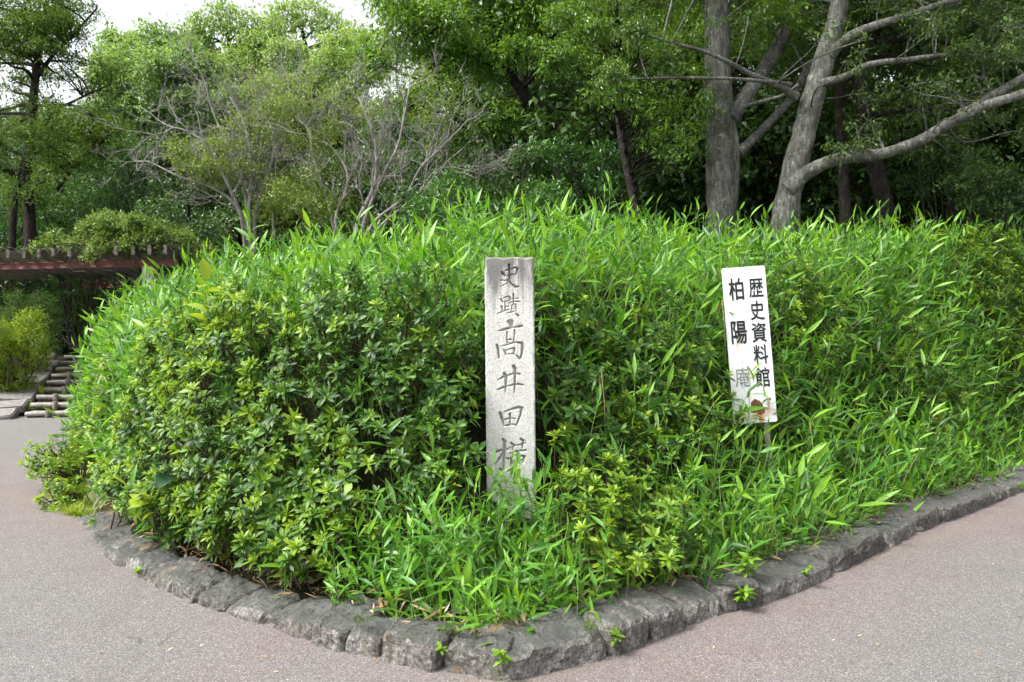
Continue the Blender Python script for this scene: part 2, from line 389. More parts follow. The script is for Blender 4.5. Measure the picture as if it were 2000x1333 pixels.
def canopy(x, y, s=None):
    """height of the foliage surface of the planted bank"""
    x = np.asarray(x, float); y = np.asarray(y, float)
    if s is None: s = signed_s(x, y)
    a = 1000 + FPX * x / np.maximum(y, 0.5)
    s0 = np.interp(a, [0, 450, 640, 800, 900, 940, 1065, 1120, 1500, 1750, 2000], [0.46, 0.48, 0.66, 0.98, 1.30, 1.62, 1.62, 1.35, 1.30, 1.00, 0.80])
    lk = np.interp(a, [300, 850, 1150, 1350, 1600], [0.45, 0.68, 0.66, 0.80, 0.78])
    s = s + 0.13 * lump(x, y, 2.6, 2.2) * np.interp(a, [0, 700, 950, 1100, 2000], [1, 1, 0.2, 0.3, 0.8])
    low = 0.24 + lk * np.clip(s - 0.15, 0, 1.4)
    ww = np.interp(a, [300, 900, 1100, 2000], [0.48, 0.6, 0.75, 0.9])
    w = smooth((s - (s0 - 0.30)) / ww)
    ex = np.interp(a, [0, 130, 250, 330, 600, 900, 960, 1200, 1350, 1500, 1900, 2400], [-0.35, -0.3, -0.16, -0.10, -0.18, -0.08, 0.10, 0.14, 0.16, 0.24, 0.80, 1.3])
    up = 1.95 + 0.45 * np.clip((s - s0) / 1.2, 0, 1) + 0.35 * np.clip((s - s0 - 1.2) / 1.5, 0, 1) + ex
    h = low + w * (up - low)
    h = h + lump(x, y, 3.1, 1.3) * 0.06 * (0.4 + w) + lump(x, y, 7.3, 4.0) * 0.03
    return h

def forest_floor(x, y):
    return 1.65 + 0.07 * np.clip(y - 9, 0, 15) + 0.42 * np.clip(y - 24, 0, 60)

def terrain(x, y):
    x = np.asarray(x, float).ravel(); y = np.asarray(y, float).ravel()
    s = signed_s(x, y)
    hill = -0.06 + 1.1 * smooth((y - 15.3) / 5.0) + 0.10 * np.clip(y - 29, 0, 70)
    hin = np.maximum(0.10, canopy(x, y, s - 0.34) - 0.30)
    hin = np.where(s < 0.42, np.minimum(hin, np.interp(s, [0.30, 0.42], [0.02, 0.12])), hin)
    k = smooth((s - 2.6) / 1.2)
    hin = hin * (1 - k) + forest_floor(x, y) * k
    left = smooth((-3.0 - x) / 4.0) * smooth((y - 13) / 4.0)
    hin = hin * (1 - left) + np.maximum(hill, 1.04) * left
    soft = smooth((s - 0.05) / 0.7); nok = (x < -3.75) & (y > 6.9)          # the far-left edge of the bed has no kerb
    hin = np.where(nok, -0.05 + (hin + 0.05) * soft, hin)
    return np.where(s > 0.10, hin, np.where(s > -0.5, np.minimum(hill, np.where(y < 15.5, -0.06, hill)), hill))

xs = np.unique(np.concatenate([np.arange(-9, 11.01, 0.13), np.arange(-40, 40, 1.0), np.linspace(-400, 400, 41)]).round(3))
ys = np.unique(np.concatenate([np.arange(3, 13.5, 0.13), np.arange(13.5, 40, 0.6), np.linspace(40, 120, 21), np.linspace(120, 700, 15), np.linspace(-60, 3, 12)]).round(3))
X, Y = np.meshgrid(xs, ys); Z = terrain(X, Y).reshape(X.shape)
Z = np.where(Y > 100, np.minimum(Z, 30), Z)
nx, ny = len(xs), len(ys)
I, J = np.meshgrid(np.arange(ny - 1), np.arange(nx - 1), indexing='ij')
GF = np.stack([I * nx + J, I * nx + J + 1, (I + 1) * nx + J + 1, (I + 1) * nx + J], -1).reshape(-1, 4)
ground = link('ground', mesh_np('ground', np.stack([X, Y, Z], -1).reshape(-1, 3), GF, M['soil'], True))
tag(ground, kind='structure')
def th(x, y): return float(terrain([x], [y])[0])

# road: gently uneven sheet
rx = np.linspace(-60, 60, 121); ry = np.linspace(-40, 16.0, 113)
X, Y = np.meshgrid(rx, ry); Z = 0.0 * X
nx2 = len(rx); I, J = np.meshgrid(np.arange(len(ry) - 1), np.arange(nx2 - 1), indexing='ij')
RF = np.stack([I * nx2 + J, I * nx2 + J + 1, (I + 1) * nx2 + J + 1, (I + 1) * nx2 + J], -1).reshape(-1, 4)
road = tag(link('road', mesh_np('road', np.stack([X, Y, Z], -1).reshape(-1, 3), RF, M['asphalt'], True)), kind='structure')

# ------------------------------------------------------------------ kerb of rough granite blocks
def rough_block(p0, p1, depth, h, seed, inward, rnd):
    """a hewn block whose front foot runs p0->p1 on the road; inward is the unit normal into the bed"""
    ax = (p1 - p0); L = ax.length; ax = ax / L
    nx_, ny_, nz_ = 18, 10, 8
    V = []; idx = {}
    F = []
    def vid(i, j, k):
        key = (i, j, k)
        if key not in idx:
            u, v, w = i / nx_ * 2 - 1, j / ny_ * 2 - 1, k / nz_ * 2 - 1
            idx[key] = len(V); V.append((u, v, w))
        return idx[key]
    for i in range(nx_):
        for j in range(ny_):
            F.append((vid(i, j, nz_), vid(i + 1, j, nz_), vid(i + 1, j + 1, nz_), vid(i, j + 1, nz_)))
            F.append((vid(i, j, 0), vid(i, j + 1, 0), vid(i + 1, j + 1, 0), vid(i + 1, j, 0)))
        for k in range(nz_):
            F.append((vid(i, 0, k), vid(i + 1, 0, k), vid(i + 1, 0, k + 1), vid(i, 0, k + 1)))
            F.append((vid(i, ny_, k), vid(i, ny_, k + 1), vid(i + 1, ny_, k + 1), vid(i + 1, ny_, k)))
    for j in range(ny_):
        for k in range(nz_):
            F.append((vid(0, j, k), vid(0, j, k + 1), vid(0, j + 1, k + 1), vid(0, j + 1, k)))
            F.append((vid(nx_, j, k), vid(nx_, j + 1, k), vid(nx_, j + 1, k + 1), vid(nx_, j, k + 1)))
    bur = 0.09
    H = h + bur
    t1, t2, t3, t4 = [rnd.uniform(-1, 1) for _ in range(4)]
    out = []
    off = Vector((seed * 13.7, seed * 7.1, seed * 3.3))
    for (u, v, w) in V:
        # rounded box: pull the corners in
        hx, hy, hz = L / 2, depth / 2, H / 2
        r = 0.018
        p = Vector((u * hx, v * hy, w * hz))
        q = Vector((max(-hx + r, min(hx - r, p.x)), max(-hy + r, min(hy - r, p.y)), max(-hz + r, min(hz - r, p.z))))
        dd = p - q
        if dd.length > 1e-6: p = q + dd.normalized() * min(r, dd.length)
        # lean of the hewn face, uneven top, battered front
        f = (1 - v) / 2
        up = (w + 1) / 2
        p.y += up * f * (0.022 + 0.014 * t1)
        p.z += up * (0.020 * t2 * u + 0.016 * t3 * v - 0.030 * f * f)
        p.x += 0.008 * t4 * v * (1 if abs(u) < 0.9 else 0.3)
        je = max(0.0, (abs(u) - 0.72) / 0.28) ** 2; p.y += je * f * 0.018; p.z -= je * up * 0.012
        nn = mnoise.noise_vector(p * 8 + off) * 0.016 + mnoise.noise_vector(p * 26 + off) * 0.009 + mnoise.noise_vector(p * 60 + off) * 0.003
        cell = mnoise.cell(p * 11 + off)
        p += nn + Vector((0, -f * 0.008 * cell, up * 0.006 * cell))
        out.append(p)
    c = (p0 + p1) / 2 + inward * depth / 2
    res = [c + ax * p.x + inward * p.y + Vector((0, 0, p.z + H / 2 - bur)) for p in out]
    return np.array([tuple(q - c) for q in res]), np.array(F), c

kerb = tag(empty('kerb', tuple((KL[0] + KR[1]) / 2)), kind='structure')
rk = random.Random(5)
def kerb_run(pts, side, h0, h1):
    n = len(pts) - 1
    for i in range(n):
        p0, p1 = pts[i].copy(), pts[i + 1].copy()
        ax = (p1 - p0).normalized()
        inn = Vector((ax.y, -ax.x, 0)) if side < 0 else Vector((-ax.y, ax.x, 0))
        h = h0 + (h1 - h0) * i / n + rk.uniform(-0.028, 0.024)
        gap = rk.uniform(0.003, 0.008) + (0.006 if side > 0 else 0); push = inn * rk.uniform(-0.012, 0.022)
        V, F, c = rough_block(p0 + ax * gap + push, p1 - ax * gap + push, 0.32 + rk.uniform(-0.04, 0.06), h, rk.random() * 50, inn, rk)
        me = mesh_np('stone', V, F, M['kerb'], False)
        o = link('stone', me, kerb); o.location = c - kerb.location
kerb_run(KL, -1, 0.138, 0.055)
KR2 = []
for i, p in enumerate(KR): KR2.append(p)
kerb_run(KR2, 1, 0.138, 0.15)

# ------------------------------------------------------------------ carved granite post
STONE_Y = 5.0; SW = 97 * STONE_Y / FPX            # face width
def face_uv(px, py):                               # photo pixel -> metres on the stone's face (x right of centre, z below top)
    xl = 950 + 5.5 * (py - 502) / 448
    return ((px - xl) / 96.5 - 0.5) * SW, -(py - 502) * STONE_Y / FPX
def A(x, y): return (930 + x / 6.35, 490 + y / 6.35)
def B(x, y): return (930 + x / 4.6, 690 + y / 4.6)
ST = []
def sA(*p): ST.append([(*A(x, y), w / 6.35) for x, y, w in p])
def sB(*p): ST.append([(*B(x, y), w / 4.6) for x, y, w in p])
# shi
sA((433, 172, 26), (438, 230, 20), (441, 300, 16), (436, 350, 15), (410, 395, 14), (370, 425, 13), (326, 442, 10))
sA((338, 252, 10), (355, 275, 30), (380, 300, 28), (388, 325, 12)); sA((385, 243, 14), (440, 228, 14), (515, 205, 20), (540, 222, 26), (528, 262, 18), (512, 300, 12))
sA((398, 310, 12), (450, 296, 14), (522, 290, 16)); sA((328, 362, 14), (380, 368, 16), (420, 362, 10)); sA((428, 372, 10), (470, 415, 20), (520, 448, 32), (572, 445, 10))
# seki
sA((335, 598, 22), (355, 640, 18)); sA((365, 582, 12), (425, 566, 16), (452, 578, 20), (428, 622, 12)); sA((350, 634, 12), (425, 620, 14))
sA((385, 640, 16), (386, 745, 18)); sA((392, 690, 14), (432, 688, 16)); sA((342, 688, 22), (356, 755, 16)); sA((300, 775, 12), (365, 748, 20), (432, 728, 14))
sA((487, 532, 20), (492, 600, 16), (490, 660, 14)); sA((440, 606, 12), (500, 592, 14), (545, 590, 12)); sA((430, 646, 12), (500, 630, 16), (572, 632, 14))
sA((470, 675, 14), (470, 755, 14)); sA((470, 672, 12), (520, 662, 16), (524, 745, 14)); sA((476, 700, 10), (516, 696, 10)); sA((476, 724, 10), (516, 720, 10))
sA((412, 775, 10), (470, 758, 16), (510, 750, 12)); sA((470, 760, 14), (445, 775, 10)); sA((520, 778, 12), (550, 805, 30))
# taka
sA((428, 875, 34), (460, 885, 56), (465, 925, 46), (455, 960, 30)); sA((306, 994, 16), (380, 975, 30), (440, 960, 26), (520, 945, 26), (596, 934, 30))
sA((412, 1010, 20), (408, 1080, 16), (412, 1135, 16)); sA((505, 985, 20), (498, 1080, 18), (492, 1140, 18)); sA((412, 1112, 12), (450, 1098, 22), (470, 1108, 12)); sA((412, 1142, 12), (490, 1138, 12))
sA((288, 1170, 26), (303, 1230, 34), (312, 1330, 26)); sA((340, 1186, 12), (430, 1160, 18), (530, 1136, 20), (596, 1150, 34), (606, 1200, 36), (592, 1290, 28), (570, 1345, 26), (528, 1300, 16))
sA((375, 1232, 20), (398, 1290, 20)); sA((382, 1242, 14), (450, 1218, 18), (498, 1208, 24), (508, 1232, 22), (488, 1282, 16)); sA((398, 1288, 14), (490, 1276, 16)); sA((488, 1282, 12), (505, 1290, 16))
# i
sB((218, 240, 12), (262, 215, 18), (310, 200, 14), (350, 186, 16), (412, 190, 20)); sB((213, 330, 14), (262, 310, 20), (300, 298, 14), (345, 288, 16), (395, 280, 20), (440, 288, 14))
sB((272, 182, 24), (290, 210, 26), (289, 270, 22), (284, 350, 12)); sB((358, 120, 26), (372, 145, 26), (370, 220, 22), (368, 290, 20), (364, 355, 12))
# ta
sB((236, 535, 22), (252, 580, 26), (268, 630, 20), (272, 660, 12)); sB((275, 528, 12), (340, 506, 18), (405, 488, 24), (430, 500, 30), (422, 555, 22), (395, 620, 18), (384, 655, 14))
sB((272, 602, 14), (322, 585, 16), (374, 592, 14)); sB((324, 548, 20), (328, 590, 18), (326, 652, 14)); sB((270, 656, 12), (302, 650, 18), (330, 640, 12), (378, 646, 16))
# yoko
sB((188, 892, 14), (220, 882, 24), (262, 872, 16)); sB((262, 775, 20), (280, 800, 30), (276, 880, 24), (272, 960, 20), (270, 1050, 16)); sB((266, 890, 16), (232, 950, 18), (190, 1006, 10)); sB((285, 938, 12), (312, 955, 22)); sB((285, 850, 14), (306, 866, 22))
sB((320, 852, 10), (385, 832, 14), (465, 815, 18)); sB((335, 808, 16), (360, 830, 22), (352, 870, 14)); sB((420, 772, 18), (446, 792, 24), (436, 860, 14)); sB((322, 905, 12), (385, 884, 16), (468, 876, 18))
sB((334, 945, 18), (352, 1000, 14)); sB((370, 918, 14), (410, 925, 14), (456, 932, 22), (444, 990, 14)); sB((352, 978, 12), (386, 972, 12), (430, 966, 12)); sB((394, 885, 14), (396, 985, 12)); sB((350, 1000, 10), (440, 990, 10))
sB((238, 1044, 20), (266, 1064, 14)); sB((308, 1064, 12), (336, 1050, 22), (366, 1044, 26))

SH = 2.05                                           # full height of the post
gx = np.linspace(-SW / 2, SW / 2, 116); gz = np.linspace(-SH, 0, 620)
GX, GZ = np.meshgrid(gx, gz); depth = np.zeros_like(GX)
for st in ST:
    P = [(*face_uv(x, y), w * STONE_Y / FPX) for x, y, w in st]
    for (x0, z0, w0), (x1, z1, w1) in zip(P[:-1], P[1:]):
        wm = max(w0, w1)
        m = (GX > min(x0, x1) - wm) & (GX < max(x0, x1) + wm) & (GZ > min(z0, z1) - wm) & (GZ < max(z0, z1) + wm)
        if not m.any(): continue
        dx, dz = x1 - x0, z1 - z0; L2 = dx * dx + dz * dz + 1e-12
        t = np.clip(((GX[m] - x0) * dx + (GZ[m] - z0) * dz) / L2, 0, 1)
        dist = np.hypot(GX[m] - x0 - t * dx, GZ[m] - z0 - t * dz)
        hw = (w0 + (w1 - w0) * t) * 0.5
        depth[m] = np.maximum(depth[m], np.clip((hw * 1.36 - dist) * 3.4, 0, 0.032))
fx = np.clip((SW / 2 - np.abs(GX)) / 0.010, 0, 1); ft = np.clip(-GZ / 0.012, 0, 1)
chip = 0.5 + 0.5 * np.sin(GZ * 31 + 1.3 * np.sin(GZ * 83)) * np.sin(GX * 47 + GZ * 13)
fx = np.clip((SW / 2 - np.abs(GX)) / (0.006 + 0.010 * chip), 0, 1); ft = np.clip(-GZ / (0.008 + 0.014 * chip), 0, 1)
edge = (1 - np.minimum(fx, ft)) ** 2 * (0.006 + 0.010 * chip)
rough = np.random.default_rng(3).normal(0, 0.0005, GX.shape)
YF = depth + edge + rough
V = np.stack([GX, YF, GZ + SH], -1).reshape(-1, 3)
nz, nxx = GX.shape
I, J = np.meshgrid(np.arange(nz - 1), np.arange(nxx - 1), indexing='ij')
Q = np.stack([I * nxx + J, I * nxx + J + 1, (I + 1) * nxx + J + 1, (I + 1) * nxx + J], -1).reshape(-1, 4)
mb = MB(); mb.add(V, None, Q)
SD = 0.27
# sides, top and back
hx = SW / 2
mb.add([[-hx, 0.009, 0], [-hx, SD, 0], [-hx, SD, SH], [-hx, 0.009, SH], [hx, 0.009, 0], [hx, SD, 0], [hx, SD, SH], [hx, 0.009, SH]], None,
       [[0, 3, 2, 1], [4, 5, 6, 7], [1, 2, 6, 5], [3, 7, 6, 2]])
post_bottom = EYE + (666.5 - 502) * STONE_Y / FPX - SH
post = link('stone_monument', mb.mesh('stone_monument', M['granite'], False))
post.location = ((1000.5 - 1000) / FPX * STONE_Y, STONE_Y, post_bottom); post.rotation_euler = (R(-0.3), R(-0.55), R(1.0))
tag(post, 'tall square granite post with six carved characters rising from the dwarf bamboo', 'monument')

# ------------------------------------------------------------------ white enamel sign
SIGN_D = 6.45
def sg(x, y): return (1380 + x / 3.70, 500 + y / 3.70)
tl, tr, br, bl = [np.array(sg(*p)) for p in ((117, 70), (424, 85), (496, 1190), (196, 1220))]
k = SIGN_D / FPX
S_W = float(np.linalg.norm(tr - tl) * k); S_H = float(np.linalg.norm((br + bl) / 2 - (tl + tr) / 2) * k)
cx, cy = (tl + tr + br + bl) / 4
ang = math.atan2(((br + bl) / 2 - (tl + tr) / 2)[0], ((br + bl) / 2 - (tl + tr) / 2)[1])
def sign_mat():
    t = NT('rusting_white_enamel'); o = t.obj()
    nz_ = t.n('ShaderNodeTexNoise'); nz_.inputs['Scale'].default_value = 26; nz_.inputs['Detail'].default_value = 5; t.l(o, nz_.inputs['Vector'])
    sx = t.n('ShaderNodeSeparateXYZ'); t.l(o, sx.inputs[0])
    def blob(x, z, rx, rz, amp=0.9):
        a = t.math('DIVIDE', t.math('SUBTRACT', sx.outputs[0], x), rx); b = t.math('DIVIDE', t.math('SUBTRACT', sx.outputs[2], z), rz)
        d = t.math('SQRT', t.math('ADD', t.math('MULTIPLY', a, a), t.math('MULTIPLY', b, b)))
        return t.math('ADD', d, t.math('MULTIPLY', t.math('SUBTRACT', nz_.outputs['Fac'], 0.5), amp))
    def inv(u, v): return (u - 0.5) * S_W, (0.5 - v) * S_H
    c = t.ramp(t.noise(o, 5, 4), [(0.3, (0.70, 0.72, 0.74)), (0.7, (0.80, 0.81, 0.82))])
    # orange runs
    for (u, v, rx, rz, s_) in ((0.60, 0.955, 0.16, 0.020, 0.55), (0.75, 0.93, 0.16, 0.03, 0.45), (0.64, 0.96, 0.030, 0.08, 0.95), (0.56, 0.96, 0.05, 0.05, 0.6), (0.28, 0.46, 0.022, 0.12, 0.35), (0.83, 0.88, 0.014, 0.06, 0.8), (0.22, 0.50, 0.012, 0.07, 0.55), (0.43, 0.69, 0.012, 0.06, 0.7), (0.13, 0.96, 0.03, 0.05, 0.6)):
        x, z = inv(u, v); m = t.ramp(blob(x, z, rx, rz, 1.2), [(0.35, s_), (1.0, 0.0)])
        c = t.mix(m, c, (0.52, 0.235, 0.075))
    for (u, v, rx, rz) in ((0.55, 0.895, 0.050, 0.062), (0.64, 0.925, 0.045, 0.036), (0.13, 0.965, 0.040, 0.062), (0.50, 0.925, 0.03, 0.022), (0.27, 0.415, 0.011, 0.022), (0.88, 0.855, 0.008, 0.011), (0.42, 0.65, 0.007, 0.012), (0.31, 0.61, 0.005, 0.006)):
        x, z = inv(u, v); m = t.ramp(blob(x, z, rx, rz, 0.8), [(0.86, 1.0), (0.96, 0.0)])
        c = t.mix(m, c, t.ramp(t.noise(o, 55, 4, 0.7), [(0.35, (0.06, 0.022, 0.012)), (0.6, (0.20, 0.085, 0.035))]))
    return t.done(t.principled(c, 0.38, 0.5))
sign = empty('sign_board', tuple(pt(cx, cy, SIGN_D)))
tag(sign, 'white enamel sign with black vertical writing and rust spots leaning in the bamboo', 'sign')
sign.rotation_euler = (R(-3), -ang, R(-4))
import bmesh
bm = bmesh.new()
V = [bm.verts.new((x, y, z)) for x, y, z in ((-S_W / 2, -0.006, -S_H / 2), (S_W / 2, -0.006, -S_H / 2), (S_W / 2, -0.006, S_H / 2), (-S_W / 2, -0.006, S_H / 2))]
f = bm.faces.new(V); r = bmesh.ops.extrude_face_region(bm, geom=[f])
bmesh.ops.translate(bm, vec=(0, 0.014, 0), verts=[v for v in r['geom'] if isinstance(v, bmesh.types.BMVert)])
bmesh.ops.recalc_face_normals(bm, faces=bm.faces)
ed = [e_ for e_ in bm.edges if abs((e_.verts[0].co - e_.verts[1].co).y) > 0.01]
bmesh.ops.bevel(bm, geom=ed, offset=0.008, segments=3, affect='EDGES')
me = bpy.data.meshes.new('panel'); bm.to_mesh(me); bm.free(); me.materials.append(sign_mat())
link('panel', me, sign)
mb = MB(); mb.box((0.09, 0.032, -0.55), (0.045, 0.045, S_H + 0.9)); link('stake', mb.mesh('stake', plain('weathered_stake', (0.20, 0.19, 0.18))), sign)
def ink(name, c):
    t = NT(name); o = t.obj()
    cc = t.mix(t.ramp(t.noise(o, 60, 4, 0.7), [(0.62, 0.0), (0.8, 0.35)]), c, (0.5, 0.5, 0.5))
    return t.done(t.principled(cc, 0.5, 0.3))
INK = ink('black_sign_paint', (0.018, 0.020, 0.022)); INK2 = ink('faded_sign_paint', (0.27, 0.29, 0.28))
def glyph(ch, x0, y0, x1, y1, bold, mat):
    """character whose ink box is given in the sign close-up's pixels"""
    cu = bpy.data.curves.new('glyph', 'FONT'); cu.body = ch; cu.size = 1.0; cu.extrude = 0.0; cu.resolution_u = 3
    ob = bpy.data.objects.new('glyph', cu); COL.objects.link(ob)
    dg = bpy.context.evaluated_depsgraph_get(); dg.update()
    m = bpy.data.meshes.new_from_object(ob.evaluated_get(dg)); bpy.data.objects.remove(ob); bpy.data.curves.remove(cu)
    n = len(m.vertices); co = np.zeros(n * 3, np.float32); m.vertices.foreach_get('co', co); co = co.reshape(-1, 3)
    mn, mx = co.min(0), co.max(0)
    def loc(x, y):
        p = np.array(sg(x, y)) - np.array((cx, cy)); c, s = math.cos(ang), math.sin(ang)
        return (p[0] * c - p[1] * s) * k, -(p[0] * s + p[1] * c) * k
    (ax_, az_), (bx_, bz_) = loc(x0, y0), loc(x1, y1)
    mxm = (loc((x0 + x1) / 2, (y0 + y1) / 2)); w = (x1 - x0) / 3.70 * k; h = (y1 - y0) / 3.70 * k
    out = np.zeros_like(co)
    out[:, 0] = ((co[:, 0] - mn[0]) / (mx[0] - mn[0]) - 0.5) * w
    out[:, 2] = ((co[:, 1] - mn[1]) / (mx[1] - mn[1]) - 0.5) * h
    nf = len(m.polygons); fl = [tuple(p.vertices) for p in m.polygons]; bpy.data.meshes.remove(m)
    b2 = MB(); q = 0                                  # brush weight: the outline laid down several times round its own line
    tri = np.array([(f_[0], f_[i_], f_[i_ + 1]) for f_ in fl for i_ in range(1, len(f_) - 1)])
    for dx_, dz_ in ((0, 0), (1, 0), (-1, 0), (0, 1), (0, -1), (.7, .7), (-.7, .7), (.7, -.7), (-.7, -.7)):
        b2.add(out + np.array([dx_ * bold * w, -0.00012 * q, dz_ * bold * h]), tri); q += 1
    m = b2.mesh('character', mat)
    o = link('character', m, sign); o.location = (mxm[0], -0.0085, mxm[1])
for ch, box in (('歴', (310, 165, 410, 298)), ('史', (318, 325, 416, 462)), ('資', (327, 484, 428, 622)), ('料', (338, 643, 438, 780)), ('館', (348, 806, 448, 945))):
    glyph(ch, *box, 0.016, INK)
def flat_shape(name, pts, mat, off):
    def loc(x, y):
        p_ = np.array(sg(x, y)) - np.array((cx, cy)); c_, s_ = math.cos(ang), math.sin(ang)
        return ((p_[0] * c_ - p_[1] * s_) * k, -off, -(p_[0] * s_ + p_[1] * c_) * k)
    me_ = bpy.data.meshes.new(name); me_.from_pydata([loc(*q_) for q_ in pts], [], [tuple(range(len(pts)))]); me_.materials.append(mat); return link(name, me_, sign)
ARW = ink('faded_red_paint', (0.66, 0.47, 0.42))
flat_shape('arrow', [(412, 1098), (436, 1097), (434, 1078), (470, 1118), (438, 1146), (437, 1134), (412, 1136)], ARW, 0.0066)
flat_shape('arrow_shaft', [(244, 1104), (312, 1102), (314, 1138), (252, 1142)], ARW, 0.0066)
glyph('柏', 168, 163, 270, 318, 0.022, INK); glyph('陽', 182, 474, 290, 634, 0.022, INK); glyph('庵', 206, 805, 312, 946, 0.004, INK2)

# ------------------------------------------------------------------ plants of the bank: building blocks
rng = np.random.default_rng(11); rnd = random.Random(11)

def blade(L, W, droop, fold=0.30, rows=5, wide=0.30, twist=0.0):
    """lance-shaped leaf from the origin along +Y, face up +Z -> V, Q"""
    t = np.linspace(0, 1, rows + 1); V = []; F = []
    for i, a in enumerate(t):
        w = W / 2 * (min(1, (a / wide)) ** 0.75 if a < wide else max(0.0, 1 - ((a - wide) / (1 - wide)) ** 1.7))
        if i == 0: w = W * 0.06
        y = L * (a - 0.18 * droop * a ** 3); z = -droop * L * 0.55 * a * a
        tw = twist * a
        for s in (-1, 0, 1):
            V.append((s * w * math.cos(tw), y, z + abs(s) * w * fold + s * w * math.sin(tw)))
    for i in range(rows):
        b = i * 3
        F += [(b, b + 1, b + 4, b + 3), (b + 1, b + 2, b + 5, b + 4)]
    return np.array(V), np.array(F)

def rotm(e): return np.array(Euler(e).to_matrix())
def xf(V, Mx): Mx = np.array(Mx); return V @ Mx[:3, :3].T + Mx[:3, 3]

BLADES = []
for q in range(7):
    L = [0.14, 0.17, 0.19, 0.215, 0.235, 0.155, 0.20][q]
    V, F = blade(L, L * rnd.uniform(0.155, 0.20), [0.06, 0.28, 0.15, 0.42, 0.22, 0.55, 0.10][q], twist=rnd.uniform(-0.5, 0.5))
    BLADES.append((V, F, mesh_np('bamboo_blade', V, F, M['bamboo'], True)))

def bamboo_variant(i):
    """list of (blade index, matrix) and the culm"""
    r = random.Random(100 + i)
    H = r.uniform(0.55, 0.85); bend = r.uniform(0, 0.16); ba = r.uniform(0, 6.28)
    def cp(t): return Vector((math.cos(ba) * bend * t * t, math.sin(ba) * bend * t * t, H * t))
    P = [cp(t) for t in np.linspace(0, 1, 6)]
    rad = np.linspace(0.0036, 0.0013, 6)
    n = r.choice([5, 6, 7, 8, 9]); phi = r.uniform(0, 6.28); leaves = []
    for k in range(n):
        t = 0.42 + 0.58 * (k / (n - 1)) ** 0.8
        phi += math.pi + r.uniform(-0.75, 0.75)
        el = R(r.uniform(14, 58)) if k < n - 1 else R(r.uniform(62, 85))
        if k == n - 2: el = R(r.uniform(35, 65))
        m = Matrix.Translation(cp(t)) @ Euler((0, 0, phi)).to_matrix().to_4x4() @ Euler((el, r.uniform(-0.5, 0.5), 0)).to_matrix().to_4x4()
        sc = r.uniform(0.75, 1.12) * (0.8 if k == n - 1 else 1)
        leaves.append((r.randrange(len(BLADES)), m @ Matrix.Scale(sc, 4)))
    mb = MB(); mb.tube(P, rad, 4)
    return H, leaves, mb.mesh('culm', M['culm'], True), mb
BV = [bamboo_variant(i) for i in range(12)]

def two_mat_mesh(name, parts):
    """parts: list of (V, F(list), mat); one mesh, one slot per part"""
    mb = MB(); 
    Vs, Fs, mi, n = [], [], [], 0; mats = []
    for V, F, mat in parts:
        if mat not in mats: mats.append(mat)
        for f in F:
            f = np.asarray(f)
            if f.shape[1] == 3: f = np.concatenate([f, f[:, :1] * 0 - 1], 1)
            Fs.append(np.where(f < 0, -1, f + n)); mi.append(np.full(len(f), mats.index(mat)))
        Vs.append(V); n += len(V)
    V = np.concatenate(Vs); F = np.concatenate(Fs); mi = np.concatenate(mi)
    tri = F[:, 3] < 0
    me = mesh_np(name, V, [F[tri][:, :3], F[~tri]], mats, True)
    me.polygons.foreach_set('material_index', np.concatenate([mi[tri], mi[~tri]]).astype(np.int32))
    me.update(); return me

def bamboo_joined(i):
    H, leaves, cm, cmb = BV[i]
    parts = []; V0, F0 = cmb.arrays(); parts.append((V0, F0, M['culm']))
    Vs, Fs, n = [], [], 0
    for b, m in leaves:
        V, F, _ = BLADES[b]; Vs.append(xf(V, m)); Fs.append(F + n); n += len(V)
    parts.append((np.concatenate(Vs), [np.concatenate(Fs)], M['bamboo']))
    return two_mat_mesh('bamboo_sprig', parts)

def rosette(seed, mat_name, nl=None, R0=0.062):
    """azalea shoot: whorl of oval leaves round a bud, looser pairs below"""
    r = random.Random(seed); parts = []; Vs, Fs, n = [], [], 0
    nl = nl or r.randint(10, 15)
    for k in range(nl + 5):
        ph = k * 2.4 + r.uniform(-0.3, 0.3); low = k >= nl
        L = R0 * (r.uniform(0.75, 1.15)) * (0.62 + 0.5 * min(1, k / (nl * 0.6))) * (0.95 if low else 1)
        V, F = blade(L, L * r.uniform(0.29, 0.37), r.uniform(0.1, 0.5), 0.22, 3, 0.52)
        el = R(72 - 58 * min(1, k / (nl * 0.75)) + r.uniform(-10, 10)) if not low else R(r.uniform(-25, 20))
        z = 0.075 - 0.012 * k / nl if not low else r.uniform(0.015, 0.055)
        m = Matrix.Translation((0, 0, z)) @ Euler((0, 0, ph)).to_matrix().to_4x4() @ Euler((el, r.uniform(-0.2, 0.2), 0)).to_matrix().to_4x4()
        Vs.append(xf(V, m)); Fs.append(F + n); n += len(V)
    tb = MB(); tb.tube([(0, 0, -0.10), (0.006, 0, -0.02), (0, 0, 0.08)], [0.0035, 0.003, 0.0018], 4, False)
    V0, F0 = tb.arrays()
    return two_mat_mesh('leaf_rosette', [(np.concatenate(Vs), [np.concatenate(Fs)], M[mat_name]), (V0, F0, M['twig'])])
ROS = [rosette(40 + i, 'azalea') for i in range(6)]
ROSN = [rosette(60 + i, 'azalea_new') for i in range(4)]

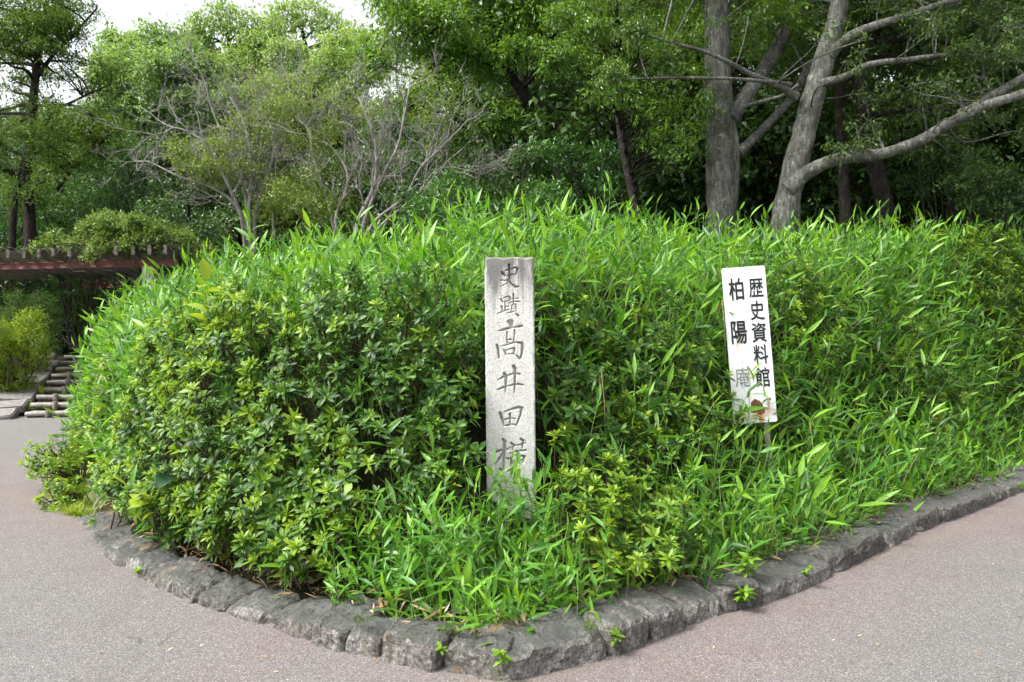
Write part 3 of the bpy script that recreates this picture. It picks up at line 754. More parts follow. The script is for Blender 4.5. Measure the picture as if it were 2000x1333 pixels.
# geometry-node scatterer: instances of plain geometry on the vertices of the object's own mesh
_groups = {}
def scatter_group(key, meshes):
    if key in _groups: return _groups[key]
    g = bpy.data.node_groups.new('scatter_' + key, 'GeometryNodeTree'); g.is_modifier = True
    g.interface.new_socket('Geometry', in_out='INPUT', socket_type='NodeSocketGeometry')
    g.interface.new_socket('Geometry', in_out='OUTPUT', socket_type='NodeSocketGeometry')
    N, Lk = g.nodes, g.links
    gi, go = N.new('NodeGroupInput'), N.new('NodeGroupOutput')
    jn = N.new('GeometryNodeJoinGeometry')
    for k, me in enumerate(meshes):
        src = bpy.data.objects.new('source_' + key, me)
        oi = N.new('GeometryNodeObjectInfo'); oi.inputs['Object'].default_value = src; oi.transform_space = 'ORIGINAL'
        ti = N.new('GeometryNodeGeometryToInstance'); Lk.new(oi.outputs['Geometry'], ti.inputs[0]); Lk.new(ti.outputs[0], jn.inputs[0])
    def attr(nm, typ):
        a = N.new('GeometryNodeInputNamedAttribute'); a.data_type = typ; a.inputs['Name'].default_value = nm; return a.outputs['Attribute']
    er = N.new('FunctionNodeEulerToRotation'); Lk.new(attr('rot', 'FLOAT_VECTOR'), er.inputs[0])
    ip = N.new('GeometryNodeInstanceOnPoints'); ip.inputs['Pick Instance'].default_value = True
    Lk.new(gi.outputs[0], ip.inputs['Points']); Lk.new(jn.outputs[0], ip.inputs['Instance'])
    Lk.new(attr('idx', 'INT'), ip.inputs['Instance Index']); Lk.new(er.outputs[0], ip.inputs['Rotation']); Lk.new(attr('scl', 'FLOAT_VECTOR'), ip.inputs['Scale'])
    Lk.new(ip.outputs[0], go.inputs[0]); _groups[key] = g
    return g

def scatter(name, key, meshes, P, rot, scl, idx, parent=None):
    me = bpy.data.meshes.new(name); P = np.asarray(P, np.float32); me.vertices.add(len(P)); me.vertices.foreach_set('co', P.ravel())
    scl = np.asarray(scl, np.float32)
    if scl.ndim == 1: scl = np.repeat(scl[:, None], 3, 1)
    for nm, typ, arr, f in (('rot', 'FLOAT_VECTOR', rot, 'vector'), ('scl', 'FLOAT_VECTOR', scl, 'vector'), ('idx', 'INT', idx, 'value')):
        a = me.attributes.new(nm, typ, 'POINT'); a.data.foreach_set(f, np.asarray(arr, np.float32 if typ != 'INT' else np.int32).ravel())
    for m in meshes[0].materials: me.materials.append(m)
    o = link(name, me, parent); md = o.modifiers.new('scatter', 'NODES'); md.node_group = scatter_group(key, meshes)
    return o

def dir_rot(D, r):
    """euler turning +Z to D with random roll"""
    out = np.zeros((len(D), 3))
    for i, d in enumerate(D):
        q = Vector((0, 0, 1)).rotation_difference(Vector(d)) @ Quaternion((0, 0, 1), r.uniform(0, 6.2832))
        out[i] = q.to_euler()
    return out

# ------------------------------------------------------------------ sample the foliage surface by area
cs = 0.05
gx_ = np.arange(-8.2, 10.5, cs); gy_ = np.arange(3.4, 12.6, cs)
X, Y = np.meshgrid(gx_, gy_); sh = X.shape; Sg = signed_s(X.ravel(), Y.ravel()).reshape(sh); Hh = canopy(X.ravel(), Y.ravel(), Sg.ravel()).reshape(sh)
gyr, gxr = np.gradient(Hh, cs); gxr = np.clip(gxr, -6, 6); gyr = np.clip(gyr, -6, 6)
ax_px = 1000 + FPX * X / Y
ok = (Sg > 0.16) & (Sg < 4.2) & (ax_px > -120) & (ax_px < 2220)
# ground behind the crest is never seen: keep only what rises in view, with a margin for a step aside
area = cs * cs * np.sqrt(1 + gxr ** 2 + gyr ** 2) * ok
ci = np.flatnonzero(area.ravel() > 0); pr = area.ravel()[ci]; total_area = pr.sum(); pr = pr / pr.sum()
def sample(n):
    c = rng.choice(ci, n, p=pr); i, j = np.unravel_index(c, sh)
    fx, fy = rng.random(n), rng.random(n)
    x = gx_[j] + (fx - 0.5) * cs; y = gy_[i] + (fy - 0.5) * cs
    z = Hh[i, j] + gxr[i, j] * (fx - 0.5) * cs + gyr[i, j] * (fy - 0.5) * cs
    Nn = nrm(np.stack([-gxr[i, j], -gyr[i, j], np.ones(n)], -1))
    return np.stack([x, y, z], -1), Nn, Sg[i, j]

# azalea bushes: (px, py, distance, radius, density of azalea, new growth share, label)
BUSH = [
    (175, 860, 8.3, 0.80, 0.92, 0.55, 'yellow-green azalea bush at the far left end of the hedge beside the grass'),
    (235, 985, 6.9, 0.62, 0.92, 0.45, 'low azalea bush beside the tan kerb block at the left bend'),
    (300, 830, 6.9, 0.75, 0.92, 0.42, 'azalea bush with dark hollow under the yellow broad-leaved sprout'),
    (385, 960, 6.0, 0.70, 0.95, 0.22, 'dark azalea bush behind the large heart-shaped leaves near the left kerb'),
    (430, 740, 6.7, 0.70, 0.80, 0.35, 'azalea bush in the upper left hedge below the bamboo fringe'),
    (505, 1040, 5.2, 0.52, 0.95, 0.25, 'azalea bush with rosettes hanging over the left kerb'),
    (560, 850, 5.9, 0.66, 0.90, 0.22, 'dark green azalea bush in the middle of the left hedge'),
    (650, 690, 6.4, 0.62, 0.72, 0.15, 'azalea bush below the crest midway between hedge end and stone post'),
    (790, 690, 6.3, 0.62, 0.78, 0.10, 'dark azalea bush left of the stone post above the tall shoots'),
    (860, 800, 5.9, 0.45, 0.60, 0.10, 'shaded azalea bush close to the left side of the stone post'),
    (1225, 1020, 4.45, 0.42, 0.62, 0.85, 'bright yellow-green azalea bush in front of the stone post to its right'),
    (1160, 780, 6.3, 0.55, 0.45, 0.15, 'shaded azalea bush just right of the stone post'),
    (1330, 740, 6.7, 0.55, 0.40, 0.15, 'dark azalea bush left of the white sign'),
    (1590, 600, 7.8, 0.55, 0.35, 0.40, 'azalea patch poking through bamboo right of the white sign'),
    (1790, 740, 7.7, 0.60, 0.40, 0.40, 'azalea bush in the lower right slope above the dark kerb'),
    (1965, 590, 9.8, 1.05, 0.75, 0.30, 'olive azalea bush at the right edge of the bank'),
]
def on_bank(px, py, dmax=14.0):
    d = np.arange(3.6, dmax, 0.03); q = np.array([tuple(pt(px, py, a)) for a in d])
    hit = np.flatnonzero(q[:, 2] < canopy(q[:, 0], q[:, 1]) * (signed_s(q[:, 0], q[:, 1]) > 0.1))
    return q[hit[0]] if len(hit) else q[-1]
BC = np.array([on_bank(b[0], b[1]) for b in BUSH]); BR = np.array([b[3] for b in BUSH])

NB = int(total_area * 245)
P, Nn, S_ = sample(NB)
# skirts: the lowest shoots that hang over the back of the kerb
sk = [[], [], []]
for pts_, sgn in ((KL, -1), (KR[:13], 1)):
    for a_, b_ in zip(pts_[:-1], pts_[1:]):
        ax_ = (b_ - a_); L_ = ax_.length; ax_ = ax_ / L_; inn_ = Vector((ax_.y, -ax_.x, 0)) if sgn < 0 else Vector((-ax_.y, ax_.x, 0))
        for _ in range(int(L_ * 120)):
            s_ = rnd.uniform(0.30, 0.52); q_ = a_ + ax_ * rnd.uniform(0, L_) + inn_ * s_
            sk[0].append((q_.x, q_.y, rnd.uniform(0.13, 0.20) + (s_ - 0.3) * rnd.uniform(0.6, 2.2))); sk[1].append(tuple((-inn_ * 0.8 + Vector((0, 0, 0.6))).normalized())); sk[2].append(s_)
P = np.vstack([P, sk[0]]); Nn = np.vstack([Nn, sk[1]]); S_ = np.concatenate([S_, sk[2]]); NB = len(P)
PX = 1000 + FPX * P[:, 0] / P[:, 1]
D2 = np.linalg.norm((P[:, None, :] - BC[None]) * np.array([1, 1, 0.8]), axis=2) / BR[None]
near = D2.argmin(1); dmin = D2.min(1); dmin = np.where((P[:, 2] < 0.5) & (PX < 600), dmin * 0.6, dmin)
dens = np.array([b[4] for b in BUSH])[near]
PY = 666.5 - (P[:, 2] - EYE) * FPX / P[:, 1]
fringe = np.clip((P[:, 2] - 1.55) / 0.5, 0, 1) * (PX < 950)      # bamboo takes over on top of the left hedge
is_az = (dmin < 1.0 + rng.normal(0, 0.12, NB)) & (rng.random(NB) < dens * (1 - 0.85 * fringe))
# dark hollows: beside the post and a few pockets in the hedge
hollow = ((PX > 880) & (PX < 952) & (PY > 620) & (PY < 880) & (P[:, 1] > 5.2)) | ((PX > 1050) & (PX < 1075) & (PY > 560) & (PY < 900) & (P[:, 1] > 5.1))
for hx_, hy_, hr in ((330, 890, 45), (520, 640, 40), (600, 800, 34), (240, 880, 30), (1100, 690, 36), (1240, 640, 40), (700, 830, 40), (1690, 760, 34), (900, 610, 45), (1480, 880, 20)):
    hollow |= np.hypot(PX - hx_, PY - hy_) < hr * (1 + 0.3 * np.sin(PX * 0.2))
keep = ~hollow | (rng.random(NB) < 0.16)
# nothing grows inside the post or through the sign panel
inpost = (np.abs(P[:, 0]) < SW / 2 + 0.05) & (P[:, 1] > STONE_Y - 0.12) & (P[:, 1] < STONE_Y + SD + 0.06)
keep &= ~inpost

# --- azaleas
az = is_az & keep & ~((PX > 925) & (PX < 1075) & (PY > 450) & (PY < 950) & (P[:, 1] < STONE_Y + 0.05))
bushes = []
for bi, b in enumerate(BUSH):
    m = az & (near == bi); n = int(m.sum())
    base = Vector(BC[bi]); inw = base.copy(); inw.z = 0; base = base + (inw / inw.length) * 0.42; gz_ = th(base.x, base.y) - 0.2
    root = tag(empty('azalea_bush', (base.x, base.y, gz_)), b[6], 'bush', 'azalea bushes in the bank')
    pts, ns = P[m], Nn[m]
    D = nrm(ns * 0.75 + np.array([0, 0, 0.55]) + rng.normal(0, 0.33, (n, 3)))
    depth_in = np.abs(rng.normal(0, 0.11, n)); depth_in[: n // 3] *= 0.25
    pos = pts - ns * depth_in[:, None] + ns * 0.02
    sc = rng.uniform(0.8, 1.3, n)
    newg = (rng.random(n) < b[5]) & (depth_in < 0.12)
    rot = dir_rot(D, rnd)
    rel = pos - np.array(root.location)
    order = np.argsort(depth_in); tops = order[:70]; rest = order[70:]
    for t_ in tops:
        o = link('leaf_rosette', ROSN[rnd.randrange(4)] if newg[t_] else ROS[rnd.randrange(6)], root)
        o.location = rel[t_]; o.rotation_euler = rot[t_]; o.scale = (sc[t_],) * 3
    idx = np.where(newg, rng.integers(0, 4, n), 4 + rng.integers(0, 6, n))
    if len(rest):
        o = scatter('foliage', 'azalea', list(reversed(ROSN + ROS)), rel[rest], rot[rest], sc[rest], 9 - idx[rest], root); o['kind'] = 'stuff'
    br_ = MB()
    for _ in range(16):
        q = pts[rnd.randrange(n)] if n else np.array(base)
        a0 = Vector((base.x + rnd.uniform(-.15, .15), base.y + rnd.uniform(-.1, .2), gz_ - 0.05)); b0 = Vector(q)
        md_ = (a0 + b0) / 2 + Vector((rnd.uniform(-.1, .1), rnd.uniform(0, .15), rnd.uniform(-.1, .1)))
        br_.tube(catmull([a0, md_, b0], 3), np.linspace(0.011, 0.004, 7), 4, False)
    link('branches', br_.mesh('branches', M['twig'], True, off=root.location), root)['kind'] = 'stuff'

# --- dwarf bamboo
bb = keep & ~is_az
bb &= rng.random(NB) < np.where(P[:, 1] > 6, 0.52, np.where(P[:, 1] < 5.3, 1.0, 0.75))
bp, bn, bs = P[bb], Nn[bb], S_[bb]; n = len(bp)
out = rng.normal(-0.16, 0.13, n); out = np.clip(out, -0.5, 0.14)
tall = rng.random(n) < 0.03; out[tall] += rng.uniform(0.10, 0.30, tall.sum())
bpx = 1000 + FPX * bp[:, 0] / bp[:, 1]
lean = np.where(bpx > 1500, 0.75, 0.5)
D = nrm(bn * lean[:, None] + np.array([0, 0, 0.95]) + rng.normal(0, 0.24, (n, 3)) + np.array([0.10, 0, 0]) * (bpx > 1400)[:, None])
vid = rng.integers(0, len(BV), n); sc = rng.uniform(0.62, 1.22, n) * np.where((bs < 1.2) & (bp[:, 1] < 5.4), 0.72, 1.0)
Hv = np.array([b[0] for b in BV])[vid] * sc
top = bp + np.array([0, 0, 1.0]) * out[:, None] * 0.6 + bn * out[:, None] * 0.6
root_p = top - D * Hv[:, None]
# keep shoots clear of the post's face and of the writing on the sign
def clear(top, rp):
    m = np.ones(len(top), bool)
    tpx = 1000 + FPX * top[:, 0] / top[:, 1]; tpy = 666.5 - (top[:, 2] - EYE) * FPX / top[:, 1]
    m &= ~((tpx > 915) & (tpx < 1085) & (tpy > 440) & (tpy < 912) & (top[:, 1] < STONE_Y + 0.05))
    m &= ~((tpx > 1437) & (tpx < 1525) & (tpy > 480) & (tpy < 760) & (top[:, 1] < SIGN_D + 0.02))
    m &= ~((np.abs(rp[:, 0]) < SW / 2 + 0.03) & (rp[:, 1] > STONE_Y - 0.05) & (rp[:, 1] < STONE_Y + SD))
    m &= ~((np.abs(top[:, 0]) < SW / 2 + 0.06) & (top[:, 1] > STONE_Y - 0.05) & (top[:, 1] < STONE_Y + SD + 0.08))
    return m
m = clear(top, root_p)
top, root_p, D, vid, sc, out, bpx, bs = [a[m] for a in (top, root_p, D, vid, sc, out, bpx, bs)]; n = len(top)
rot = dir_rot(D, rnd)
tpy = 666.5 - (top[:, 2] - EYE) * FPX / top[:, 1]
score = (out + 0.18 + rng.random(n) * 0.12) / top[:, 1] ** 1.2
score[(bpx < 10) | (bpx > 1985) | (top[:, 1] > 9.5)] = -9
order = np.argsort(-score); solo = order[:292]; mass = order[292:]
BJ = [bamboo_joined(i) for i in range(len(BV))]
thicket = scatter('bamboo_thicket', 'bamboo', list(reversed(BJ)), root_p[mass], rot[mass], sc[mass], len(BV) - 1 - vid[mass])
tag(thicket, 'dense green dwarf bamboo covering the bank behind the stone kerb', 'bamboo', kind='stuff')
MARKS = [(150, 620, 'at the left end of the hedge'), (300, 520, 'on the left hedge shoulder'), (300, 800, 'among the azaleas at the far left'), (420, 600, 'beside the yellow broad-leaved sprout'),
         (480, 470, 'on the crest under pale left stems'), (480, 900, 'amid the left azalea hedge'), (560, 1080, 'by the left kerb under the azaleas'), (640, 600, 'high in the hedge below the crest'),
         (690, 455, 'on the crest below the fan-shaped tree'), (700, 830, 'before dark azaleas left of the post'), (720, 1080, 'above the kerb left of the corner'), (860, 440, 'on the crest left above the post'),
         (850, 620, 'in the hollow left above the post'), (870, 900, 'beside the left foot of the post'), (920, 1100, 'above the corner stones before the post'), (1000, 430, 'on the crest straight above the post'),
         (1130, 400, 'on the highest part of the crest'), (1130, 620, 'right beside the top of the post'), (1110, 880, 'beside the right foot of the post'), (1200, 1080, 'beside the lime azalea at the corner'),
         (1290, 420, 'on the crest left of straight trunk'), (1290, 640, 'midway between the post and the sign'), (1330, 860, 'low between the post and the sign'), (1420, 430, 'on the crest at the straight trunk'),
         (1400, 700, 'against the left edge of the sign'), (1420, 1000, 'by the right kerb below the sign'), (1550, 430, 'on the crest at the leaning trunk'), (1560, 620, 'close right of the sign'), (1580, 860, 'low right of the sign stake'),
         (1650, 1000, 'by dark kerb right of the sign'), (1740, 470, 'on the crest right of leaning trunk'), (1740, 650, 'in the middle of the right slope'), (1800, 860, 'low on the slope far right'), (1930, 480, 'on the crest at the right edge'), (1930, 720, 'on the slope at the right edge')]
NUM = {5: 'five', 6: 'six', 7: 'seven', 8: 'eight', 9: 'nine'}
def zone(x, y, s_, v_):
    mk = min(MARKS, key=lambda q_: math.hypot(q_[0] - x, (q_[1] - y) * 1.1))
    size = 'tall ' if s_ > 1.05 else ('short ' if s_ < 0.82 else '')
    return ('%sbamboo shoot with %s leaves %s' % (size, NUM[len(BV[v_][1])], mk[2]), 'dwarf bamboo shoots ' + mk[2])
def plant_bamboo(p, r_, s_, v_, lab, grp):
    o = empty('dwarf_bamboo', p); o.rotation_euler = r_; o.scale = (s_,) * 3
    tag(o, lab, 'bamboo', grp)
    link('culm', BV[v_][2], o)
    for b, mt in BV[v_][1]:
        lf = link('leaf', BLADES[b][2], o); lf.matrix_basis = mt
ORD = ['', 'second', 'third', 'fourth', 'fifth', 'sixth', 'seventh', 'eighth', 'ninth', 'tenth', 'eleventh', 'twelfth', 'thirteenth', 'fourteenth', 'fifteenth', 'sixteenth']
fam = {}
for i in solo: fam.setdefault(zone(bpx[i], tpy[i], sc[i], vid[i]), []).append(i)
for (lab, grp), ids in fam.items():
    ids.sort(key=lambda i: bpx[i])
    for k, i in enumerate(ids):
        l2 = lab if len(ids) == 1 else lab + (', leftmost' if k == 0 else ', rightmost' if k == len(ids) - 1 else ', %s from left' % ORD[k])
        plant_bamboo(root_p[i], rot[i], sc[i], vid[i], l2, grp)
for k, (x_, y_, s_, v_) in enumerate(((1446, 915, .55, 0), (1462, 920, .6, 3), (1476, 925, .55, 5), (1490, 918, .6, 7), (1506, 922, .6, 2), (1455, 925, .55, 9))):
    b_ = Vector(pt(x_, y_, SIGN_D - 0.22 - 0.03 * k)); b_.z -= 0.24
    plant_bamboo(b_, (rnd.uniform(-.2, .1), rnd.uniform(-.2, .2), rnd.uniform(0, 6)), s_, v_, 'bamboo shoot with %s leaves hiding the sign stake, %s from left' % (NUM[len(BV[v_][1])], ['first', 'third', 'fourth', 'fifth', 'sixth', 'second'][k]), 'dwarf bamboo shoots hiding the sign stake')
print('bank: area %.1f, azalea %d, bamboo %d' % (total_area, az.sum(), n))

# ------------------------------------------------------------------ stairs of logs, slab ramp, pergola on the terrace
def wood_mat(name, a, b, c, moss=0.3):
    t = NT(name); o = t.pos()
    n = t.noise(o, 14, 5, 0.7); n2 = t.noise(o, 3.0, 4)
    cc = t.ramp(n, [(0.3, a), (0.52, b), (0.72, c)])
    cc = t.mix(t.math('MULTIPLY', t.ramp(n2, [(0.5, 0.0), (0.66, 1.0)]), moss), cc, (0.10, 0.12, 0.07))
    return t.done(t.principled(cc, 0.85, 0.2, t.bump(n, 0.6, 0.01)))
M['log'] = wood_mat('pale_log', (0.15, 0.142, 0.128), (0.27, 0.255, 0.232), (0.39, 0.375, 0.345))
M['stake'] = wood_mat('dark_log', (0.08, 0.07, 0.062), (0.16, 0.15, 0.135), (0.25, 0.235, 0.21))
M['slab'] = wood_mat('grey_slab', (0.10, 0.092, 0.09), (0.19, 0.178, 0.172), (0.29, 0.275, 0.265))
M['timber'] = wood_mat('old_rafter', (0.075, 0.064, 0.058), (0.19, 0.17, 0.155), (0.34, 0.315, 0.285))
M['concrete'] = wood_mat('concrete_post', (0.40, 0.395, 0.385), (0.52, 0.515, 0.50), (0.60, 0.595, 0.58), 0.1)
M['redsteel'] = wood_mat('red_oxide_beam', (0.16, 0.068, 0.066), (0.27, 0.125, 0.12), (0.40, 0.25, 0.235), 0.15)
M['soilpale'] = wood_mat('stair_earth', (0.11, 0.10, 0.085), (0.2, 0.185, 0.16), (0.29, 0.27, 0.24), 0.4)

SU = Vector((-0.36, 0.933, 0)); SV = Vector((0.985, 0.17, 0))
S0 = Vector((-9.50, 15.55, 0))
stairs = tag(empty('log_staircase', S0), 'weathered log staircase climbing to the pergola at the far left', 'stairs')
NST = 9
for i in range(NST):
    a = S0 + SU * (0.58 * i); z = 0.02 + 0.128 * i
    mb = MB(); n = 9
    pts = [a + SV * (1.75 * t) + Vector((0, 0, z + 0.05 + 0.008 * math.sin(7 * t + i))) for t in np.linspace(0, 1, n)]
    mb.tube(pts, 0.047 + 0.004 * np.sin(np.arange(n) * 2.1 + i), 10); link('step_log', mb.mesh('step_log', M['log'], True, S0), stairs)
    for k, off in enumerate((0.42 + 0.05 * math.sin(i * 2.3), 1.38)):
        b = a + SV * off - SU * 0.095
        mb = MB(); mb.tube([b + Vector((0, 0, z - 0.16)), b + Vector((0, 0, z + 0.03)), b + Vector((0, 0, z + 0.125)), b + Vector((0, 0, z + 0.13))], [0.05, 0.05, 0.049, 0.04], 10)
        link('stake', mb.mesh('stake', M['stake'], True, S0), stairs)
    mb = MB(); c = a + SV * 0.87 + SU * 0.30 + Vector((0, 0, z + 0.028))
    rot3 = np.array([[SV.x, SU.x, 0], [SV.y, SU.y, 0], [0, 0, 1]])
    mb.box(c, (1.7, 0.54, 0.10), rot3); link('tread', mb.mesh('tread', M['soilpale'], False, S0), stairs)

ramp = tag(empty('slab_edging', S0 - SV * 0.5), 'row of flat grey stone slabs stepping up left of the log stairs', 'edging')
rs = random.Random(4)
for i in range(9):
    a = S0 - SV * 0.42 + SU * (0.60 * i - 0.05); z = 0.05 + 0.125 * i
    mb = MB()
    bm = bmesh.new(); bmesh.ops.create_cube(bm, size=1)
    w_ = 0.66 if i < 8 else 0.34
    bmesh.ops.scale(bm, vec=((w_ if i else 0.5) + rs.uniform(-.04, .04), 0.585, 0.15 if i < 8 else 0.22), verts=bm.verts)
    bmesh.ops.bevel(bm, geom=list(bm.edges), offset=0.022, segments=2, affect='EDGES')
    bmesh.ops.subdivide_edges(bm, edges=bm.edges, cuts=1)
    for v in bm.verts: v.co += mnoise.noise_vector(v.co * 5 + Vector((i * 9, 0, 0))) * 0.022
    me = bpy.data.meshes.new('slab'); bm.to_mesh(me); bm.free(); me.materials.append(M['slab'] if i < 8 else M['log'])
    o = link('slab', me, ramp); o.location = a + Vector((0, 0, z)) - ramp.location; o.rotation_euler = (R(11), R(rs.uniform(-4, 4)), math.atan2(-SU.x, SU.y) + rs.uniform(-.04, .04))

# pergola
RU = Vector((-0.285, 0.958, 0)); BU = Vector((0.97, -0.22, 0)).normalized()
PF = Vector((-12.4, 19.1, 0)); ZB = 3.28
perg = tag(empty('pergola', tuple(PF) [:2] + (1.04,)), 'old pergola with dark red beams and grey rafters above the left stairs', 'pergola')
def pbox(name, a, b, w, h, mat, bev=0.008):
    a, b = Vector(a), Vector(b); ax = (b - a); L = ax.length; ax /= L
    sd_ = ax.cross(Vector((0, 0, 1))).normalized() if abs(ax.z) < 0.9 else Vector((1, 0, 0)); up = sd_.cross(ax)
    bm = bmesh.new(); bmesh.ops.create_cube(bm, size=1); bmesh.ops.scale(bm, vec=(w, L, h), verts=bm.verts)
    bmesh.ops.bevel(bm, geom=list(bm.edges), offset=bev, segments=2, affect='EDGES')
    Mx = Matrix((sd_, ax, up)).transposed().to_4x4(); Mx.translation = (a + b) / 2 - perg.location
    bmesh.ops.transform(bm, matrix=Mx, verts=bm.verts)
    me = bpy.data.meshes.new(name); bm.to_mesh(me); bm.free(); me.materials.append(mat)
    return link(name, me, perg)
def up(v, z): return Vector((v.x, v.y, z))
for q, dd in enumerate((0.0, 7.1)):
    a = PF + RU * dd - BU * 3.0; b = PF + RU * dd + BU * 4.95
    # I-beam: web and two flanges
    pbox('beam', up(a, ZB), up(b, ZB), 0.05, 0.13, M['redsteel'], 0.003)
    for s_ in (-1, 1): pbox('beam_flange', up(a, ZB + s_ * 0.072), up(b, ZB + s_ * 0.072), 0.13, 0.016, M['redsteel'], 0.003)
for i in range(20):
    a = PF + BU * (-2.9 + 0.405 * i) - RU * (0.95 + 0.06 * math.sin(i * 1.7)); b = PF + BU * (-2.9 + 0.405 * i) + RU * 8.0
    pbox('rafter', up(a, ZB + 0.19), up(b, ZB + 0.19 + 0.02 * math.sin(i)), 0.075, 0.20, M['timber'])
for (q, dd) in ((4.25, 0.0), (-1.9, 0.0), (4.25, 7.1), (-1.2, 7.1)):
    c = PF + BU * q + RU * dd
    pbox('post', up(c, 0.9), up(c, ZB - 0.082), 0.26, 0.26, M['concrete'], 0.015)
# the lean-to bay at the rear: lower beam on a slim post
c = Vector((-14.05, 26.6, 0)); pbox('post', up(c, 0.9), up(c, 2.12), 0.22, 0.22, M['concrete'], 0.015)
pbox('beam', up(c - BU * 5, 2.19), up(c + BU * 4.5, 2.19), 0.12, 0.14, M['timber'])
for i in range(16):
    a = c + BU * (-4.6 + 0.6 * i)
    pbox('rafter', up(a - RU * 1.0, 3.05), up(a + RU * 0.5, 2.18), 0.07, 0.13, M['timber'])

# ------------------------------------------------------------------ leafy shapes shared by shrubs, vine and trees
def foliage(mb, clumps, L, W, r, spray=9, shell=0.55, droop=0.25, upb=0.25, fold=0.22):
    """clumps: (centre, (rx,ry,rz), n leaves). Leaves grow in little sprays spread through each clump."""
    for c, rad, n in clumps:
        rad = np.broadcast_to(np.asarray(rad, float), (3,)); k = max(1, int(n / spray))
        d = nrm(r.normal(0, 1, (k, 3)) + np.array([0, 0, upb])); rr = (r.random(k) ** (1 / 3)) * (1 - shell) + shell * r.uniform(0.75, 1.08, k)
        pc = np.array(c) + d * rr[:, None] * rad
        m = k * spray; pi = np.repeat(np.arange(k), spray)
        sd_ = nrm(d + r.normal(0, 0.5, (k, 3)) + np.array([0, 0, -droop]))           # the spray's own axis
        t = np.tile(np.linspace(-0.5, 0.5, spray), k) * L * 3.2
        pos = pc[pi] + sd_[pi] * t[:, None] + r.normal(0, L * 0.35, (m, 3))
        D = nrm(sd_[pi] * 0.7 + r.normal(0, 0.65, (m, 3)) + np.array([0, 0, -droop * 0.6]))
        N = nrm(np.array([0, 0, 1.0]) + d[pi] * 0.6 + r.normal(0, 0.45, (m, 3)))
        ls = L * r.uniform(0.65, 1.25, m)
        V, Q = leaf_quads(pos, D, N, ls, ls * (W / L) * r.uniform(0.8, 1.15, m), fold)
        mb.add(V, None, Q)

def twigs(mb, c, rad, n, r, r0=0.008, frm=None):
    c = np.array(c); rad = np.broadcast_to(np.asarray(rad, float), (3,))
    for _ in range(n):
        d = nrm(r.normal(0, 1, 3) + np.array([0, 0, 0.3])); e_ = c + d * rad * r.uniform(0.6, 0.98)
        s_ = c + (r.normal(0, 0.12, 3)) * rad - np.array([0, 0, 0.25]) * rad
        mdp = (s_ + e_) / 2 + r.normal(0, 0.10, 3) * rad
        mb.tube([s_, mdp, e_], [r0, r0 * 0.6, r0 * 0.25], 3, False)

def shrub(name, label, cat, base, clumps, L, W, mat, wood, seed, group=None, spray=9, **kw):
    r = np.random.default_rng(seed); base = Vector(base)
    root = tag(empty(name, base), label, cat, group)
    mb = MB(); foliage(mb, clumps, L, W, r, spray, **kw); link('foliage', mb.mesh('foliage', mat, False, base), root)['kind'] = 'stuff'
    mb = MB()
    for c, rad, n in clumps:
        b0 = np.array(base) + np.array([r.normal(0, 0.12), r.normal(0, 0.12), 0]); c = np.array(c); md_ = (b0 + c) / 2 + r.normal(0, 0.12, 3)
        mb.tube(catmull([b0, md_, c], 4), np.linspace(0.03, 0.010, 9), 5, False); twigs(mb, c, rad, 8, r, 0.006)
    link('stem', mb.mesh('stem', wood, True, base), root); return root

def ball(px, py, d, rp, n, flat=1.0):
    """clump seen at a pixel with a radius in photo pixels"""
    rr = rp * d / FPX; return (pt(px, py, d), (rr, rr, rr * flat), n)

r7 = random.Random(7)
cl = [ball(0 + r7.uniform(-80, 50), 690 + r7.uniform(-45, 55), 16.9 + r7.uniform(-.3, .6), r7.uniform(26, 40), 1500) for _ in range(11)]
cl += [ball(38, 742, 17.0, 26, 1300), ball(56, 668, 17.0, 34, 1800), ball(72, 700, 17.2, 26, 1300), ball(60, 630, 17.2, 26, 1200), ball(-8, 765, 16.8, 32, 1400)]
shrub('azalea_shrub', 'yellow-green rounded azalea shrub beside the slab edging at the left edge', 'shrub', (-10.75, 16.9, th(-10.75, 16.9)), cl, 0.055, 0.022, M['yellowshrub'], M['twig'], 21)
cl = [ball(15 + r7.uniform(-60, 60), 620 + r7.uniform(-22, 60), 18.4 + r7.uniform(-.3, .6), r7.uniform(26, 40), 1500) for _ in range(9)]
cl += [ball(92, 622, 18.4, 24, 1100), ball(96, 652, 18.3, 24, 1100), ball(85, 595, 18.4, 20, 800), ball(35, 590, 18.3, 20, 800), ball(92, 680, 18.2, 20, 800)]
shrub('cypress_shrub', 'soft grey-green feathery shrub under the pergola beside the stairs', 'shrub', (-11.3, 18.5, th(-11.3, 18.5)), cl, 0.06, 0.018, M['cypress'], M['twig'], 22, upb=0.6, droop=-0.15)

